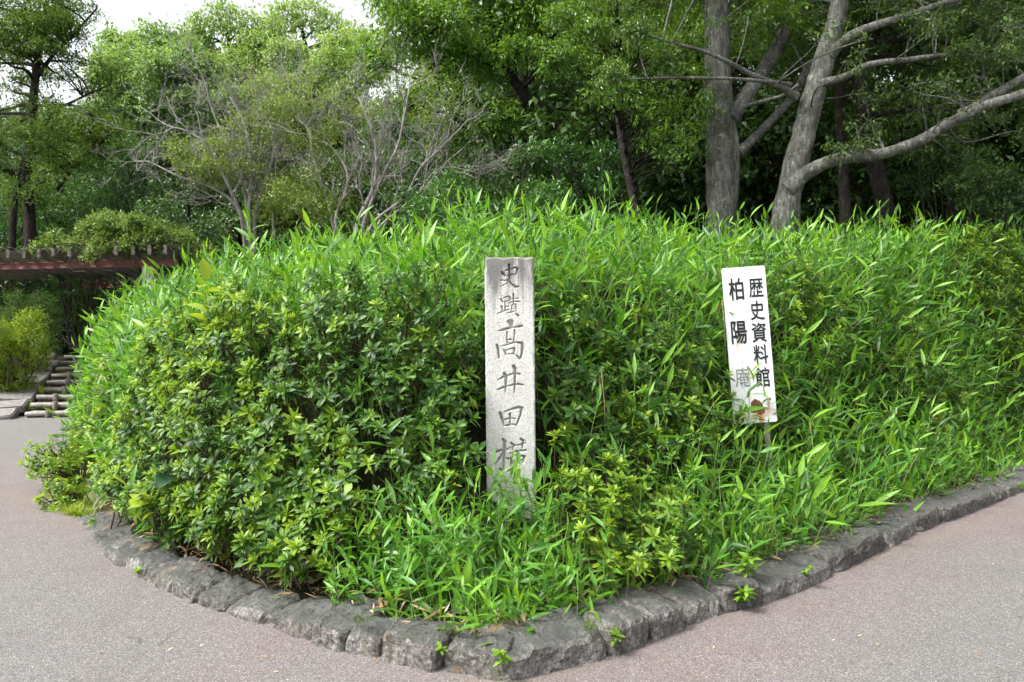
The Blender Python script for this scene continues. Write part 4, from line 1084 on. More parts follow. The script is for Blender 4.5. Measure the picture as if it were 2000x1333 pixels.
# vine along the pergola roof
r = np.random.default_rng(31)
vine = tag(empty('climbing_vine', tuple(up(PF + BU * 3.9, ZB))), 'pale green vine heaped over the pergola roof with bare woody stems', 'vine')
def roof(q, dd, z): return up(PF + BU * q + RU * dd, ZB + 0.28 + z)
cl = []
for q, dd, z, rr, n in ((4.6, -0.4, 0.30, 0.34, 1500), (4.0, -0.55, 0.46, 0.40, 2000), (3.4, -0.6, 0.56, 0.44, 2300), (2.85, -0.6, 0.44, 0.34, 1500), (3.75, -0.8, 0.14, 0.28, 900), (3.1, -0.9, 0.06, 0.26, 800), (2.9, -0.95, -0.1, 0.16, 240), (2.3, -0.55, 0.14, 0.18, 420), (1.75, -0.5, 0.26, 0.25, 800), (1.45, -0.65, 0.12, 0.16, 320), (5.1, -0.1, 0.22, 0.28, 800), (5.6, 0.3, 0.06, 0.26, 560),
                        (-0.9, -0.5, 0.14, 0.14, 200), (-1.5, -0.5, 0.26, 0.28, 760), (-2.1, -0.4, 0.20, 0.24, 520), (3.6, 0.8, 0.5, 0.45, 1100), (4.6, 1.2, 0.42, 0.45, 1000), (4.2, 4.5, 0.4, 0.6, 1000), (2.1, 0.3, 0.16, 0.16, 240)):
    for _ in range(4):
        k4 = rr * r.uniform(0.45, 0.7); cl.append((roof(q + r.uniform(-.6, .6) * rr, dd + r.uniform(-.5, .5) * rr, z - 0.08 + r.uniform(-.5, .45) * rr), (k4, k4, k4 * 0.7), int(n * 0.3)))
mb = MB(); foliage(mb, cl, 0.085, 0.034, r, 9, upb=0.7, droop=0.0, shell=0.7)
link('foliage', mb.mesh('foliage', M['vine'], False, vine.location), vine)['kind'] = 'stuff'
mb = MB()                                                     # dark leaves added to stand in for the rear bay's shaded roof underside
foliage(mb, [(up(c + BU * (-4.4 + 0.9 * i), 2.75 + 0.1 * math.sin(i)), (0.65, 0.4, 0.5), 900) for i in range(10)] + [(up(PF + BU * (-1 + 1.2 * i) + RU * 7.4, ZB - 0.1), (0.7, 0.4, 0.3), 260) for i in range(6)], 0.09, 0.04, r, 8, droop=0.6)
link('shade_fill_foliage', mb.mesh('shade_fill_foliage', M['dim'], False, vine.location), vine)['kind'] = 'stuff'
mb = MB()
for i in range(90):                                           # bare stems trailing over the rafters
    q = r.uniform(-2.6, 5.2); dd = r.uniform(-1.0, 0.6); z0 = r.uniform(-0.05, 0.12)
    P = [roof(q, dd, z0)]
    a = r.uniform(0, 6.28)
    for _ in range(5):
        a += r.normal(0, 0.6); s_ = P[-1]; P.append(s_ + Vector((math.cos(a) * 0.22, math.sin(a) * 0.16, r.normal(-0.01, 0.06))))
    mb.tube(catmull(P, 3), np.linspace(0.012, 0.005, 16), 4, False)
for q, dd, ln in ((2.6, -0.9, 0.5), (2.2, -0.95, 0.35), (-0.6, 0.5, 0.6), (3.3, -0.9, 0.5), (1.7, -0.9, 0.3)):  # loops hanging at the front
    P = [roof(q, dd, 0.0), roof(q - 0.25, dd - 0.05, -ln * 0.6), roof(q - 0.15, dd, -ln), roof(q + 0.2, dd + 0.05, -ln * 1.02)]
    mb.tube(catmull(P, 5), np.linspace(0.014, 0.008, 16), 4, False)
c3 = PF + BU * 4.25
for k in range(2):                                            # woody stems winding up the front post
    P = [up(c3 + Vector((0.25 * math.cos(k + z * 2), 0.22 * math.sin(k * 2 + z * 2), 0)), z) for z in np.linspace(1.0, ZB + 0.2, 7)] + [roof(3.0 + 0.5 * k, -0.5, 0.1)]
    mb.tube(catmull(P, 3), np.linspace(0.022, 0.012, (len(P) - 1) * 3 + 1), 5, False)
link('stem', mb.mesh('stem', M['bark_mid'], True, vine.location), vine)

# ------------------------------------------------------------------ trees
def limb(mb, pts, r0, r1, sides=9, k=5, pw=1.0, bark=0.0, flare=0.0):
    q = catmull(pts, k); n = len(q); t = np.linspace(0, 1, n)
    rr = (r0 + (r1 - r0) * t ** pw) * (1 + flare * np.exp(-t / 0.07))
    if bark:
        ph = np.array([mnoise.noise(Vector(p) * 1.7) for p in q]); rr = rr * (1 + 0.10 * ph)
    n0 = len(mb.V); mb.tube(q, rr, sides)
    if bark:                                           # ridged, knotty surface
        V = mb.V[n0]; c = np.repeat(np.array([tuple(p) for p in q]), sides, 0); m = len(c)
        d = V[:m] - c; R0 = np.linalg.norm(d, axis=1); out = nrm(d)
        h = np.array([mnoise.noise(Vector((a[0] * 16, a[1] * 16, a[2] * 3.2))) * 0.6 + mnoise.noise(Vector(a) * 4.5) * 0.7 + mnoise.noise(Vector(a) * 30) * 0.35 for a in V[:m]])
        V[:m] += out * (h * bark * np.minimum(R0, 0.2))[:, None]
    return q, rr

def px_path(pts): return [pt(x, y, d) for x, y, d in pts]

def reach(mb, nodes, clumps, r, r0=0.05, twn=7, tr=0.008, sag=0.12):
    """a bent branch from the wood (nodes: list of (point, radius)) to every clump, and twigs inside it"""
    NP = np.array([tuple(p) for p, _ in nodes]); NR = np.array([q for _, q in nodes])
    for c, rad, n in clumps:
        c = np.array(c); dv = c - NP; dist = np.linalg.norm(dv, axis=1) + np.where(dv[:, 2] < 0.15, 1.2 + np.abs(dv[:, 2]) * 1.2, 0)
        i = int(dist.argmin()); s_ = NP[i]; L = np.linalg.norm(c - s_)
        ra = min(NR[i] * 0.75, r0 * (0.5 + 0.18 * L))
        m1 = s_ + (c - s_) * 0.35 + r.normal(0, 0.035, 3) * L + np.array([0, 0, sag * L * 0.4]); m2 = s_ + (c - s_) * 0.7 + r.normal(0, 0.035, 3) * L
        mb.tube(catmull([s_, m1, m2, c], 4), np.linspace(ra, max(tr * 1.3, ra * 0.25), 13), 5, False)
        twigs(mb, c, rad, twn, r, tr)

def tree(name, label, base, trunks, clumps, leafmat, L, W, wood, seed, limbs=(), group=None, spray=9, twn=7, br=0.05, tr=0.008, cat='tree', sides=10, bark=0.0, **kw):
    """trunks: list of (pixel path, r0, r1); limbs: list of the same, each a part of its own"""
    r = np.random.default_rng(seed)
    base = Vector(base); root = tag(empty(name, base), label, cat, group)
    mb = MB(); nodes = []
    for pts, r0, r1 in trunks:
        q, rr = limb(mb, pts, r0, r1, 30 if bark else sides, 16 if bark else 5, bark=bark); st_ = 3 if bark else 1; nodes += list(zip(q[2::st_], rr[2::st_]))
    link('trunk', mb.mesh('trunk', wood, True, base), root)
    for pts, r0, r1 in limbs:
        lb = MB(); q, rr = limb(lb, pts, r0, r1, 18 if bark else sides, 12 if bark else 5, bark=bark * 0.7, flare=0.4 if bark else 0); st_ = 3 if bark else 1; nodes += list(zip(q[1::st_], rr[1::st_]))
        link('limb', lb.mesh('limb', wood, True, base), root)
    mb = MB(); reach(mb, nodes, clumps, r, br, twn, tr)
    link('branches', mb.mesh('branches', wood, True, base), root)['kind'] = 'stuff'
    mb = MB(); foliage(mb, clumps, L, W, r, spray, **kw)
    link('crown', mb.mesh('crown', leafmat, False, base), root)['kind'] = 'stuff'
    return root

DK = 3.0
def rc(r, n, x0, x1, y0, y1, d0, d1, rp0, rp1, dens, flat=0.7):
    """random clumps inside a window of the view, at true depths; dens = leaves per square metre of clump section"""
    out = []
    for _ in range(n):
        d = r.uniform(d0, d1); rp = r.uniform(rp0, rp1); rr = rp * d / FPX
        out.append((pt(r.uniform(x0, x1), r.uniform(y0, y1), d), (rr, rr, rr * flat), int(dens * DK * math.pi * rr * rr)))
    return out
def overhead(r, n, x0, x1, y0, y1, z0, z1, ra, rb, dens):
    out = []
    for _ in range(n):
        rr = r.uniform(ra, rb); out.append((Vector((r.uniform(x0, x1), r.uniform(y0, y1), r.uniform(z0, z1))), (rr, rr, rr * 0.6), int(dens * math.pi * rr * rr)))
    return out

q = random.Random(77)
# --- the grey straight trunk right of centre
D1 = 13.0
cl = overhead(q, 28, 0.2, 7.0, 11.5, 17.5, 7.6, 11.5, 0.9, 1.5, 330) + rc(q, 14, 1330, 1560, -120, 50, 12.2, 14.5, 30, 60, 200, .45)
tree('evergreen_oak', 'tall straight grey trunk rising right behind the bamboo crest, furthest left of the big trunks', pt(1408, 440, D1),
     [([pt(1410, 470, D1), pt(1409, 400, D1), pt(1406, 300, D1), pt(1403, 180, D1), pt(1400, 60, D1), pt(1396, -80, D1), pt(1400, -300, D1)], 0.240, 0.18)], cl, M['oak'], 0.085, 0.034, M['bark'], 1,
     limbs=[([pt(1425, 440, D1 - .02), pt(1437, 330, D1 - .05), pt(1430, 240, D1), pt(1412, 170, D1)], 0.085, 0.05),
            ([pt(1425, 235, D1), pt(1452, 195, D1 + .1), pt(1490, 140, D1 + .3), pt(1530, 65, D1 + .5), pt(1552, -10, D1 + .6), pt(1580, -160, D1 + .8)], 0.13, 0.10),
            ([pt(1440, 300, D1), pt(1465, 278, D1 + .1), pt(1510, 232, D1 + .5), pt(1545, 192, D1 + .9), pt(1580, 130, D1 + 1.2)], 0.085, 0.06),
            ([pt(1450, 210, D1), pt(1490, 198, D1 - .2), pt(1530, 186, D1 - .4), pt(1560, 165, D1 - .5)], 0.035, 0.02)], spray=8, br=0.03, tr=0.006, bark=0.16)

# --- the leaning trunk with the long low limb
D2_ = 12.3
cl = [ball(1195, 150, D2_ - 1.2, 30, 500, .45), ball(1240, 62, D2_ - 1.1, 30, 500, .45), ball(1300, 120, D2_ - 1, 24, 360, .45), ball(1950, 105, D2_ - .7, 36, 500, .4), ball(1880, 100, D2_ - .6, 26, 340, .4)] + rc(q, 26, 1640, 2040, -60, 300, 11.8, 14.0, 24, 50, 150, 0.42) + rc(q, 26, 1430, 2040, -60, 110, 11.0, 14.0, 26, 50, 130, 0.4) + rc(q, 16, 1640, 2030, 30, 210, 10.8, 11.8, 18, 34, 120, 0.4) + overhead(q, 30, 2.5, 10.5, 9.5, 16, 7.2, 10.5, 0.8, 1.4, 300) + rc(q, 8, 1560, 1760, 235, 300, 11.6, 12.4, 14, 24, 330, 0.6)
tree('leaning_tree', 'leaning grey forked tree whose long bare limb sweeps low to the right', pt(1535, 440, D2_),
     [([pt(1528, 470, D2_), pt(1538, 395, D2_), pt(1556, 320, D2_), pt(1576, 240, D2_ + .05), pt(1594, 170, D2_ + .1), pt(1618, 90, D2_ + .2), pt(1638, 20, D2_ + .3), pt(1650, -120, D2_ + .4), pt(1640, -300, D2_ + .6)], 0.212, 0.115)], cl, M['dim_r'], 0.075, 0.034, M['bark'], 2,
     limbs=[([pt(1540, 372, D2_ - .1), pt(1580, 335, D2_ - .2), pt(1640, 311, D2_ - .3), pt(1720, 301, D2_ - .4), pt(1790, 278, D2_ - .5), pt(1860, 238, D2_ - .6), pt(1925, 207, D2_ - .7), pt(2010, 178, D2_ - .8), pt(2120, 120, D2_ - .9)], 0.105, 0.055),
            ([pt(1880, 226, D2_ - .62), pt(1930, 193, D2_ - .5), pt(1985, 160, D2_ - .4), pt(2080, 100, D2_ - .3)], 0.075, 0.05),
            ([pt(1618, 110, D2_ + .1), pt(1660, 72, D2_), pt(1710, 50, D2_ - .1), pt(1770, 32, D2_ - .2), pt(1840, 8, D2_ - .3), pt(1930, -20, D2_ - .4)], 0.078, 0.04),
            ([pt(1600, 165, D2_), pt(1650, 150, D2_ - .1), pt(1700, 126, D2_ - .2), pt(1780, 116, D2_ - .3), pt(1860, 107, D2_ - .5), pt(1950, 113, D2_ - .7)], 0.062, 0.022),
            ([pt(1556, 190, D2_), pt(1520, 168, D2_ - .2), pt(1470, 147, D2_ - .4), pt(1430, 125, D2_ - .6), pt(1380, 103, D2_ - .7), pt(1300, 80, D2_ - .9), pt(1230, 60, D2_ - 1.1)], 0.055, 0.016),
            ([pt(1545, 166, D2_ - .1), pt(1460, 156, D2_ - .5), pt(1385, 153, D2_ - .8), pt(1300, 152, D2_ - 1.0), pt(1190, 158, D2_ - 1.2)], 0.032, 0.010)], spray=8, br=0.020, tr=0.005, bark=0.16)

# --- slim trunks in the shade behind
tree('shade_tree', 'slim pale trunk in the shade between the leaning tree and the dark trunk', pt(1650, 440, 16.0),
     [([pt(1652, 470, 16), pt(1650, 390, 16), pt(1645, 290, 16), pt(1640, 200, 16), pt(1650, 60, 16), pt(1640, -150, 16)], 0.12, 0.08)], overhead(q, 14, 4, 10, 14, 19, 7, 11, 0.9, 1.5, 200), M['dim'], 0.11, 0.05, M['bark_mid'], 3)
tree('shade_tree', 'dark rough trunk bending left as it rises behind the long low limb', pt(1740, 440, 14.6),
     [([pt(1745, 480, 14.6), pt(1728, 400, 14.6), pt(1708, 320, 14.6), pt(1690, 230, 14.6), pt(1682, 150, 14.6), pt(1700, 30, 14.6), pt(1720, -150, 14.6)], 0.17, 0.10)], rc(q, 12, 1700, 2050, 20, 320, 14.5, 17, 40, 75, 200, .6) + overhead(q, 14, 5, 12, 13, 18, 7, 11, 0.9, 1.5, 200), M['dim_r'], 0.095, 0.042, M['bark_dark'], 4)

# --- leafy curtain left of the straight trunk
D5 = 13.6
cl = rc(q, 26, 1090, 1370, -60, 90, 11.6, 13.6, 22, 48, 190, 0.45) + rc(q, 26, 1140, 1375, 70, 220, 11.6, 13.4, 20, 42, 190, 0.5) + rc(q, 20, 1265, 1380, 190, 335, 11.6, 13.0, 16, 32, 200, 0.55)
cl += [ball(1105, 110, 11.9, 40, 620, .4), ball(1078, 128, 12, 26, 300, .4), ball(1150, 60, 12, 44, 760, .4), ball(1100, 30, 12.2, 40, 620, .4), ball(1180, 130, 12, 30, 380, .4), ball(1060, 90, 12, 22, 220, .4)]
cl += overhead(q, 16, -0.5, 4.5, 10.5, 15, 7.5, 11, 0.8, 1.3, 320)
tree('evergreen_oak', 'thin trunk hidden behind a bright hanging curtain of leaves left of the straight trunk', pt(1240, 440, D5),
     [([pt(1246, 480, D5), pt(1236, 380, D5), pt(1216, 280, D5), pt(1205, 150, D5), pt(1210, 0, D5), pt(1215, -260, D5)], 0.085, 0.06)], cl, M['oak'], 0.080, 0.032, M['bark_dark'], 5, spray=8, droop=0.55, shell=0.3, br=0.018, tr=0.005)

# --- bright cherry leaning out of the dark wood
D6 = 17.0
cl = rc(q, 10, 740, 900, 0, 110, 15.6, 17.5, 34, 58, 190, .55) + rc(q, 10, 780, 1010, 90, 250, 15.6, 17.5, 34, 58, 190, .55) + rc(q, 5, 900, 1060, 10, 110, 16, 18, 36, 60, 170, .55)
cl += [ball(740, 130, 16, 34, 450, .4), ball(712, 105, 16, 20, 210, .4), ball(790, 200, 16, 36, 510, .5), ball(800, 20, 16.4, 40, 570, .6), ball(1010, 100, 16, 40, 570, .6), ball(950, 255, 16, 36, 450, .5)]
cl += rc(q, 5, 830, 1000, -140, -20, 16, 18, 50, 80, 150, .6)
tree('cherry_tree', 'bright green cherry reaching left out of the dark wood under the sky gap', pt(1200, 440, D6),
     [([pt(1195, 480, D6), pt(1150, 380, D6), pt(1110, 285, D6), pt(1072, 222, D6), pt(1020, 180, D6), pt(985, 120, D6), pt(960, 50, D6), pt(940, -60, D6)], 0.16, 0.07)], cl, M['cherry'], 0.125, 0.058, M['bark_dark'], 6,
     limbs=[([pt(1072, 245, D6), pt(1000, 240, D6 - .3), pt(950, 212, D6 - .6), pt(905, 180, D6 - .8)], 0.06, 0.025),
            ([pt(915, 260, D6 - .3), pt(862, 180, D6 - .6), pt(845, 110, D6 - .7), pt(812, 40, D6 - .8)], 0.045, 0.02),
            ([pt(860, 170, D6 - .6), pt(800, 150, D6 - .8), pt(750, 125, D6 - 1), pt(715, 105, D6 - 1.1)], 0.03, 0.012)], spray=7, droop=0.35)

# --- two pale many-stemmed half-bare trees
def bare_tree(name, label, stems, base, seed, clumps, tw_clumps, leafmat):
    r = np.random.default_rng(seed); base = Vector(base); root = tag(empty(name, base), label, 'tree')
    tips = []
    def fork(mb, p, d, L, rad, lev):
        n = 4; P = [np.array(p)]; dd = np.array(d)
        for _ in range(n):
            dd = nrm(dd + r.normal(0, 0.20, 3) + np.array([0, 0, 0.06])); P.append(P[-1] + dd * L / n)
        mb.tube(P, np.linspace(rad, rad * 0.55, n + 1), 5 if lev < 2 else 3, False)
        if lev >= 4: return
        for k in range(3 if lev < 2 else 4):
            t = r.integers(1, n + 1); f = nrm(dd + r.normal(0, 0.62, 3)); fork(mb, P[t], f, L * r.uniform(0.55, 0.78), rad * 0.55, lev + 1)
    tw = MB()
    for pts, r0, r1 in stems:
        lb = MB(); qq, rr = limb(lb, pts, r0, r1, 8); link('stem', lb.mesh('stem', M['bark_pale'], True, base), root)
        for t in np.linspace(0.3, 1.0, 8):
            i = min(len(qq) - 1, int(t * (len(qq) - 1))); d0 = qq[i] - qq[max(0, i - 2)]
            d0 = nrm(np.array(d0) / (d0.length + 1e-9) + r.normal(0, 0.55, 3) + np.array([0, -0.1, 0.1]))
            fork(tw, qq[i], d0, r.uniform(0.55, 0.95), max(0.012, rr[i] * 0.5), 1)
    link('twigs', tw.mesh('twigs', M['bark_pale'], True, base), root)['kind'] = 'stuff'
    mb = MB(); foliage(mb, clumps, 0.062, 0.030, r, 6, upb=0.5, droop=0.0, shell=0.15)
    link('crown', mb.mesh('crown', leafmat, False, base), root)['kind'] = 'stuff'; return root
D7 = 15.0
st = [([pt(485, 500, D7), pt(478, 440, D7), pt(455, 395, D7), pt(410, 365, D7), pt(350, 345, D7), pt(300, 320, D7)], 0.043, 0.011),
      ([pt(490, 500, D7), pt(486, 420, D7), pt(490, 330, D7), pt(480, 250, D7), pt(450, 190, D7)], 0.047, 0.016),
      ([pt(497, 500, D7), pt(500, 410, D7 + .1), pt(530, 320, D7 + .2), pt(545, 240, D7 + .3), pt(580, 170, D7 + .4)], 0.043, 0.013),
      ([pt(480, 500, D7), pt(470, 420, D7 - .2), pt(440, 350, D7 - .5), pt(400, 280, D7 - .6), pt(340, 250, D7 - .7), pt(310, 280, D7 - .7)], 0.039, 0.010),
      ([pt(535, 470, D7 + .3), pt(532, 400, D7 + .3), pt(525, 340, D7 + .3), pt(560, 260, D7 + .3)], 0.031, 0.012),
      ([pt(488, 500, D7), pt(484, 420, D7), pt(465, 320, D7 + .4), pt(420, 230, D7 + .5), pt(400, 160, D7 + .5)], 0.035, 0.010)]
cl = rc(q, 12, 320, 480, 285, 350, 14.2, 15.4, 26, 52, 330, .5) + rc(q, 11, 470, 620, 330, 440, 14.6, 15.8, 28, 52, 230, .7) + rc(q, 18, 420, 640, 140, 290, 14.4, 16.4, 34, 64, 110, .6)
bare_tree('pale_stemmed_tree', 'pale grey many-stemmed tree with bare twigs on its left side, behind the bamboo', st, pt(488, 470, D7), 41, cl, None, M['olive'])
D8 = 14.4
st = [([pt(690, 480, D8), pt(700, 430, D8), pt(728, 370, D8), pt(735, 320, D8), pt(728, 260, D8), pt(700, 190, D8)], 0.048, 0.014),
      ([pt(700, 480, D8), pt(716, 420, D8), pt(745, 350, D8 - .1), pt(775, 290, D8 - .2), pt(788, 235, D8 - .2), pt(800, 170, D8 - .2)], 0.043, 0.013),
      ([pt(705, 480, D8), pt(735, 430, D8 - .1), pt(790, 385, D8 - .3), pt(820, 330, D8 - .4), pt(850, 300, D8 - .5), pt(900, 250, D8 - .6)], 0.039, 0.010),
      ([pt(712, 485, D8), pt(745, 440, D8 - .2), pt(810, 385, D8 - .4), pt(850, 335, D8 - .5), pt(893, 325, D8 - .6)], 0.035, 0.008),
      ([pt(660, 480, D8 + .3), pt(640, 390, D8 + .4), pt(615, 320, D8 + .5), pt(600, 250, D8 + .6), pt(570, 190, D8 + .6)], 0.043, 0.013),
      ([pt(680, 480, D8), pt(655, 430, D8), pt(680, 350, D8), pt(650, 290, D8 + .1), pt(610, 270, D8 + .1)], 0.035, 0.010)]
cl = rc(q, 14, 540, 700, 170, 320, 14.2, 16, 34, 62, 130, .65) + rc(q, 12, 560, 690, 340, 430, 14.2, 15.2, 28, 50, 210, .7) + rc(q, 16, 680, 890, 150, 330, 13.8, 15.6, 32, 60, 100, .6)
bare_tree('pale_stemmed_tree', 'pale grey fan-shaped many-stemmed tree right of the other, left of the dark wood', st, pt(700, 470, D8), 42, cl, None, M['olive'])

# --- left edge: tall dark-limbed feathery tree
D9 = 22.0
cl = rc(q, 44, -60, 185, -40, 130, 20.5, 23.5, 24, 48, 190, .42) + rc(q, 30, -60, 240, 120, 280, 20.5, 23.5, 22, 42, 180, .40) + rc(q, 16, 60, 250, 235, 330, 20, 22.5, 22, 40, 200, .5) + rc(q, 10, -60, 120, 300, 420, 20, 23, 28, 46, 170, .6)
tree('feathery_tree', 'tall open-crowned tree with dark limbs filling the top left corner', pt(58, 470, D9),
     [([pt(60, 500, D9), pt(57, 420, D9), pt(52, 330, D9), pt(62, 240, D9), pt(68, 160, D9), pt(80, 80, D9), pt(110, 0, D9), pt(120, -150, D9)], 0.17, 0.06),
      ([pt(22, 500, D9), pt(28, 400, D9), pt(45, 320, D9), pt(62, 250, D9)], 0.10, 0.07)], cl, M['pine'], 0.11, 0.036, M['bark_dark'], 9,
     limbs=[([pt(62, 240, D9), pt(30, 240, D9 - .4), pt(5, 260, D9 - .8), pt(-40, 275, D9 - 1)], 0.07, 0.03), ([pt(72, 150, D9), pt(110, 100, D9 - .3), pt(150, 60, D9 - .5), pt(190, 15, D9 - .8)], 0.06, 0.02),
            ([pt(60, 290, D9), pt(100, 225, D9 - .3), pt(150, 195, D9 - .6), pt(215, 165, D9 - .9)], 0.06, 0.02), ([pt(112, 370, D9 - .5), pt(150, 320, D9 - .8), pt(195, 280, D9 - 1), pt(235, 262, D9 - 1.2)], 0.05, 0.02)], spray=10, droop=0.1, twn=8, br=0.07)

# --- pale camphors under the gap of sky
D10 = 31.0
cl = rc(q, 40, 180, 410, 120, 310, 27.5, 32, 24, 46, 160, .75) + [ball(300, 85, 30, 34, 780), ball(340, 95, 30, 36, 840), ball(370, 120, 29, 40, 900), ball(270, 115, 30, 36, 780), ball(400, 150, 29, 36, 840), ball(350, 160, 28.5, 40, 960), ball(230, 200, 28, 40, 960), ball(300, 220, 28, 44, 1020), ball(210, 80, 31, 20, 360), ball(240, 85, 31, 22, 420)]
tree('camphor_tree', 'rounded pale green tree of billowing clumps just right of the open-crowned tree', pt(275, 470, D10),
     [([pt(278, 520, D10), pt(278, 400, D10), pt(274, 300, D10), pt(285, 200, D10), pt(310, 120, D10)], 0.26, 0.08)], cl, M['camphor'], 0.20, 0.09, M['bark_dark'], 10, spray=10, shell=0.75, droop=0.4, br=0.08, tr=0.014)
D11 = 37.0
cl = rc(q, 46, 370, 560, 75, 260, 33, 38, 22, 40, 130, .75) + [ball(385, 62, 36, 30, 660), ball(430, 40, 36, 34, 720), ball(475, 52, 36, 34, 720), ball(520, 70, 36, 34, 720)]
tree('camphor_tree', 'pale green tall tree against the sky, left of the two topmost crowns', pt(470, 470, D11),
     [([pt(470, 520, D11), pt(468, 380, D11), pt(462, 240, D11), pt(455, 130, D11), pt(440, 50, D11)], 0.28, 0.08)], cl, M['camphor_b'], 0.21, 0.095, M['bark_dark'], 11, spray=10, shell=0.75, droop=0.4, br=0.08, tr=0.016)
cl = rc(q, 54, 530, 740, 80, 270, 34, 40, 22, 40, 130, .75) + [ball(555, 30, 37, 32, 690), ball(600, 30, 37, 34, 720), ball(640, 55, 37, 34, 720), ball(690, 85, 37, 32, 660), ball(730, 110, 37, 26, 480), ball(745, 80, 38, 20, 330)]
tree('camphor_tree', 'pale green tall tree against the sky with dark forking branches, right of its twin', pt(620, 470, 38),
     [([pt(618, 520, 38), pt(620, 380, 38), pt(622, 250, 38), pt(610, 150, 38), pt(590, 60, 38)], 0.28, 0.08)], cl, M['camphor_b'], 0.21, 0.095, M['bark_dark'], 12, spray=10, shell=0.75, droop=0.4, br=0.08, tr=0.016)

# --- understory shrubs
for k, (x, y, d, w_, h_, n, mat, lab) in enumerate((
        (150, 420, 23.5, 120, 50, 9, 'under', 'dark shrub behind the pergola roof at the far left'), (270, 400, 22.5, 90, 60, 9, 'dim', 'dark shrub in the shade below the camphor'),
        (350, 440, 19.5, 90, 40, 8, 'dim', 'shaded shrub at the foot of the pale left stems'), (20, 400, 25.0, 90, 60, 8, 'under', 'shrub below the open-crowned tree at the left edge'),
        (200, 330, 27.0, 90, 50, 9, 'under', 'mid-green shrub above the pergola beside the camphor trunk'),
        (860, 400, 12.6, 90, 45, 10, 'under', 'leafy green shrub behind the crest at the foot of the fan-shaped tree'), (980, 350, 14.5, 80, 50, 9, 'dim', 'dark shrub in the shade behind the highest bamboo'),
        (1130, 310, 14.8, 80, 60, 9, 'under', 'shrub under the cherry in the middle of the dark wood'), (1060, 400, 12.8, 80, 30, 7, 'under', 'low shrub directly behind the bamboo crest above the post'),
        (820, 290, 18.0, 80, 60, 9, 'under', 'green shrub behind the twigs of the fan-shaped tree'), (1850, 330, 15.5, 110, 60, 10, 'dim', 'dark leafy shrub under the long limb at the right'),
        (1930, 380, 13.8, 90, 45, 8, 'dim', 'dark shrub at the right edge behind the crest'))):
    r8 = random.Random(500 + k)
    cl = rc(r8, n, x - w_ * .8, x + w_ * .8, y - h_, y + h_, d - .5, d + .6, 24, 42, 300 if d < 16 else 170, .7)
    if d > 19: cl += rc(r8, 9, x - w_ * .9, x + w_ * .9, y + h_, 640, d - .3, d + .8, 26, 42, 130, .8)
    b = pt(x, 470, d); shrub('understory_shrub', lab, 'shrub', (b.x, b.y, min(b.z, th(b.x, b.y) + .2)), cl, 0.09 if d < 16 else 0.12, 0.042 if d < 16 else 0.055, M[mat], M['bark_mid'], 600 + k, 'shrubs at the edge of the wood', spray=7)

# --- the wood behind: one mass of dark evergreens
def wood_variant(seed, h, rx):
    r = np.random.default_rng(seed); mb = MB()
    mb.tube(catmull([(0, 0, -0.5), (r.normal(0, .15), r.normal(0, .15), h * .3), (r.normal(0, .3), r.normal(0, .3), h * .65), (0, 0, h * .95)], 4), np.linspace(0.2, 0.04, 13), 7, False)
    cl = []
    for _ in range(56):
        a = r.uniform(0, 6.28); t = r.uniform(0.03, 1.0); rr = rx * math.sin(math.pi * min(1, 0.18 + t * 0.78)) ** 0.7 * math.sqrt(r.uniform(0.15, 1))
        s_ = r.uniform(0.6, 1.15); cl.append((np.array([rr * math.cos(a), rr * math.sin(a), h * t]), (s_, s_, s_ * .65), int(330 * s_ * s_)))
    reach(mb, [(np.array([0, 0, z]), 0.12) for z in np.linspace(0.5, h * .9, 12)], cl, r, 0.045, 3, 0.012)
    V0, F0 = mb.arrays(); fm = MB(); foliage(fm, cl, 0.19, 0.09, r, 9, droop=0.3); V1, F1 = fm.arrays()
    return two_mat_mesh('wood_tree', [(V0, F0, M['bark_dark']), (V1, F1, M['dim'])])
WV = [wood_variant(70 + i, h, rx) for i, (h, rx) in enumerate(((12, 3.0), (10, 2.6), (13.5, 3.4)))]
P = []; r9 = random.Random(90)
def spot(x, y, s_): P.append((x, y, th(x, y) - 0.3, s_))
for i in range(13): spot(0.6 + 1.9 * i + r9.uniform(-.6, .6), 19.5 + 0.25 * i + r9.uniform(-1, 1), r9.uniform(0.85, 1.15))
for i in range(13): spot(0.2 + 2.5 * i + r9.uniform(-.8, .8), 25 + r9.uniform(-1.2, 1.2), r9.uniform(0.9, 1.25))
for i in range(11): spot(2.0 + 3.4 * i + r9.uniform(-1, 1), 31 + r9.uniform(-1.5, 1.5), r9.uniform(1.0, 1.35))
for i in range(6): spot(11.5 + 1.6 * i, 14.5 + 0.8 * i, r9.uniform(.85, 1.1))
for i in range(10): spot(-27 + 2.4 * i + r9.uniform(-.7, .7), 33 + r9.uniform(-1, 1), r9.uniform(0.42, 0.58))       # low, under the sky gap
for i in range(9): spot(-32 + 3.2 * i, 43 + r9.uniform(-1, 1), r9.uniform(0.42, 0.55))
for i in range(22): spot(-31 + 1.35 * i + r9.uniform(-.5, .5), 29.5 + r9.uniform(-1.5, 2), r9.uniform(0.48, 0.60))
for i in range(24): spot(-34 + 1.5 * i + r9.uniform(-.5, .5), 37 + r9.uniform(-1.5, 2), r9.uniform(0.66, 0.82))
for i in range(5): spot(-28 + 2.2 * i, 27 + r9.uniform(-.5, .5), r9.uniform(0.32, 0.42))
for i in range(13): spot(-27 + 1.9 * i + r9.uniform(-.5, .5), 44 + r9.uniform(-1, 1), r9.uniform(0.85, 1.0))
P = np.array(P); n = len(P); rr = np.random.default_rng(8)
wood = scatter('background_wood', 'wood', WV, P[:, :3], np.stack([np.zeros(n), np.zeros(n), rr.uniform(0, 6.28, n)], -1), P[:, 3], rr.integers(0, 3, n))
tag(wood, 'dark evergreen wood closing off the scene behind the bank', 'wood', kind='stuff')

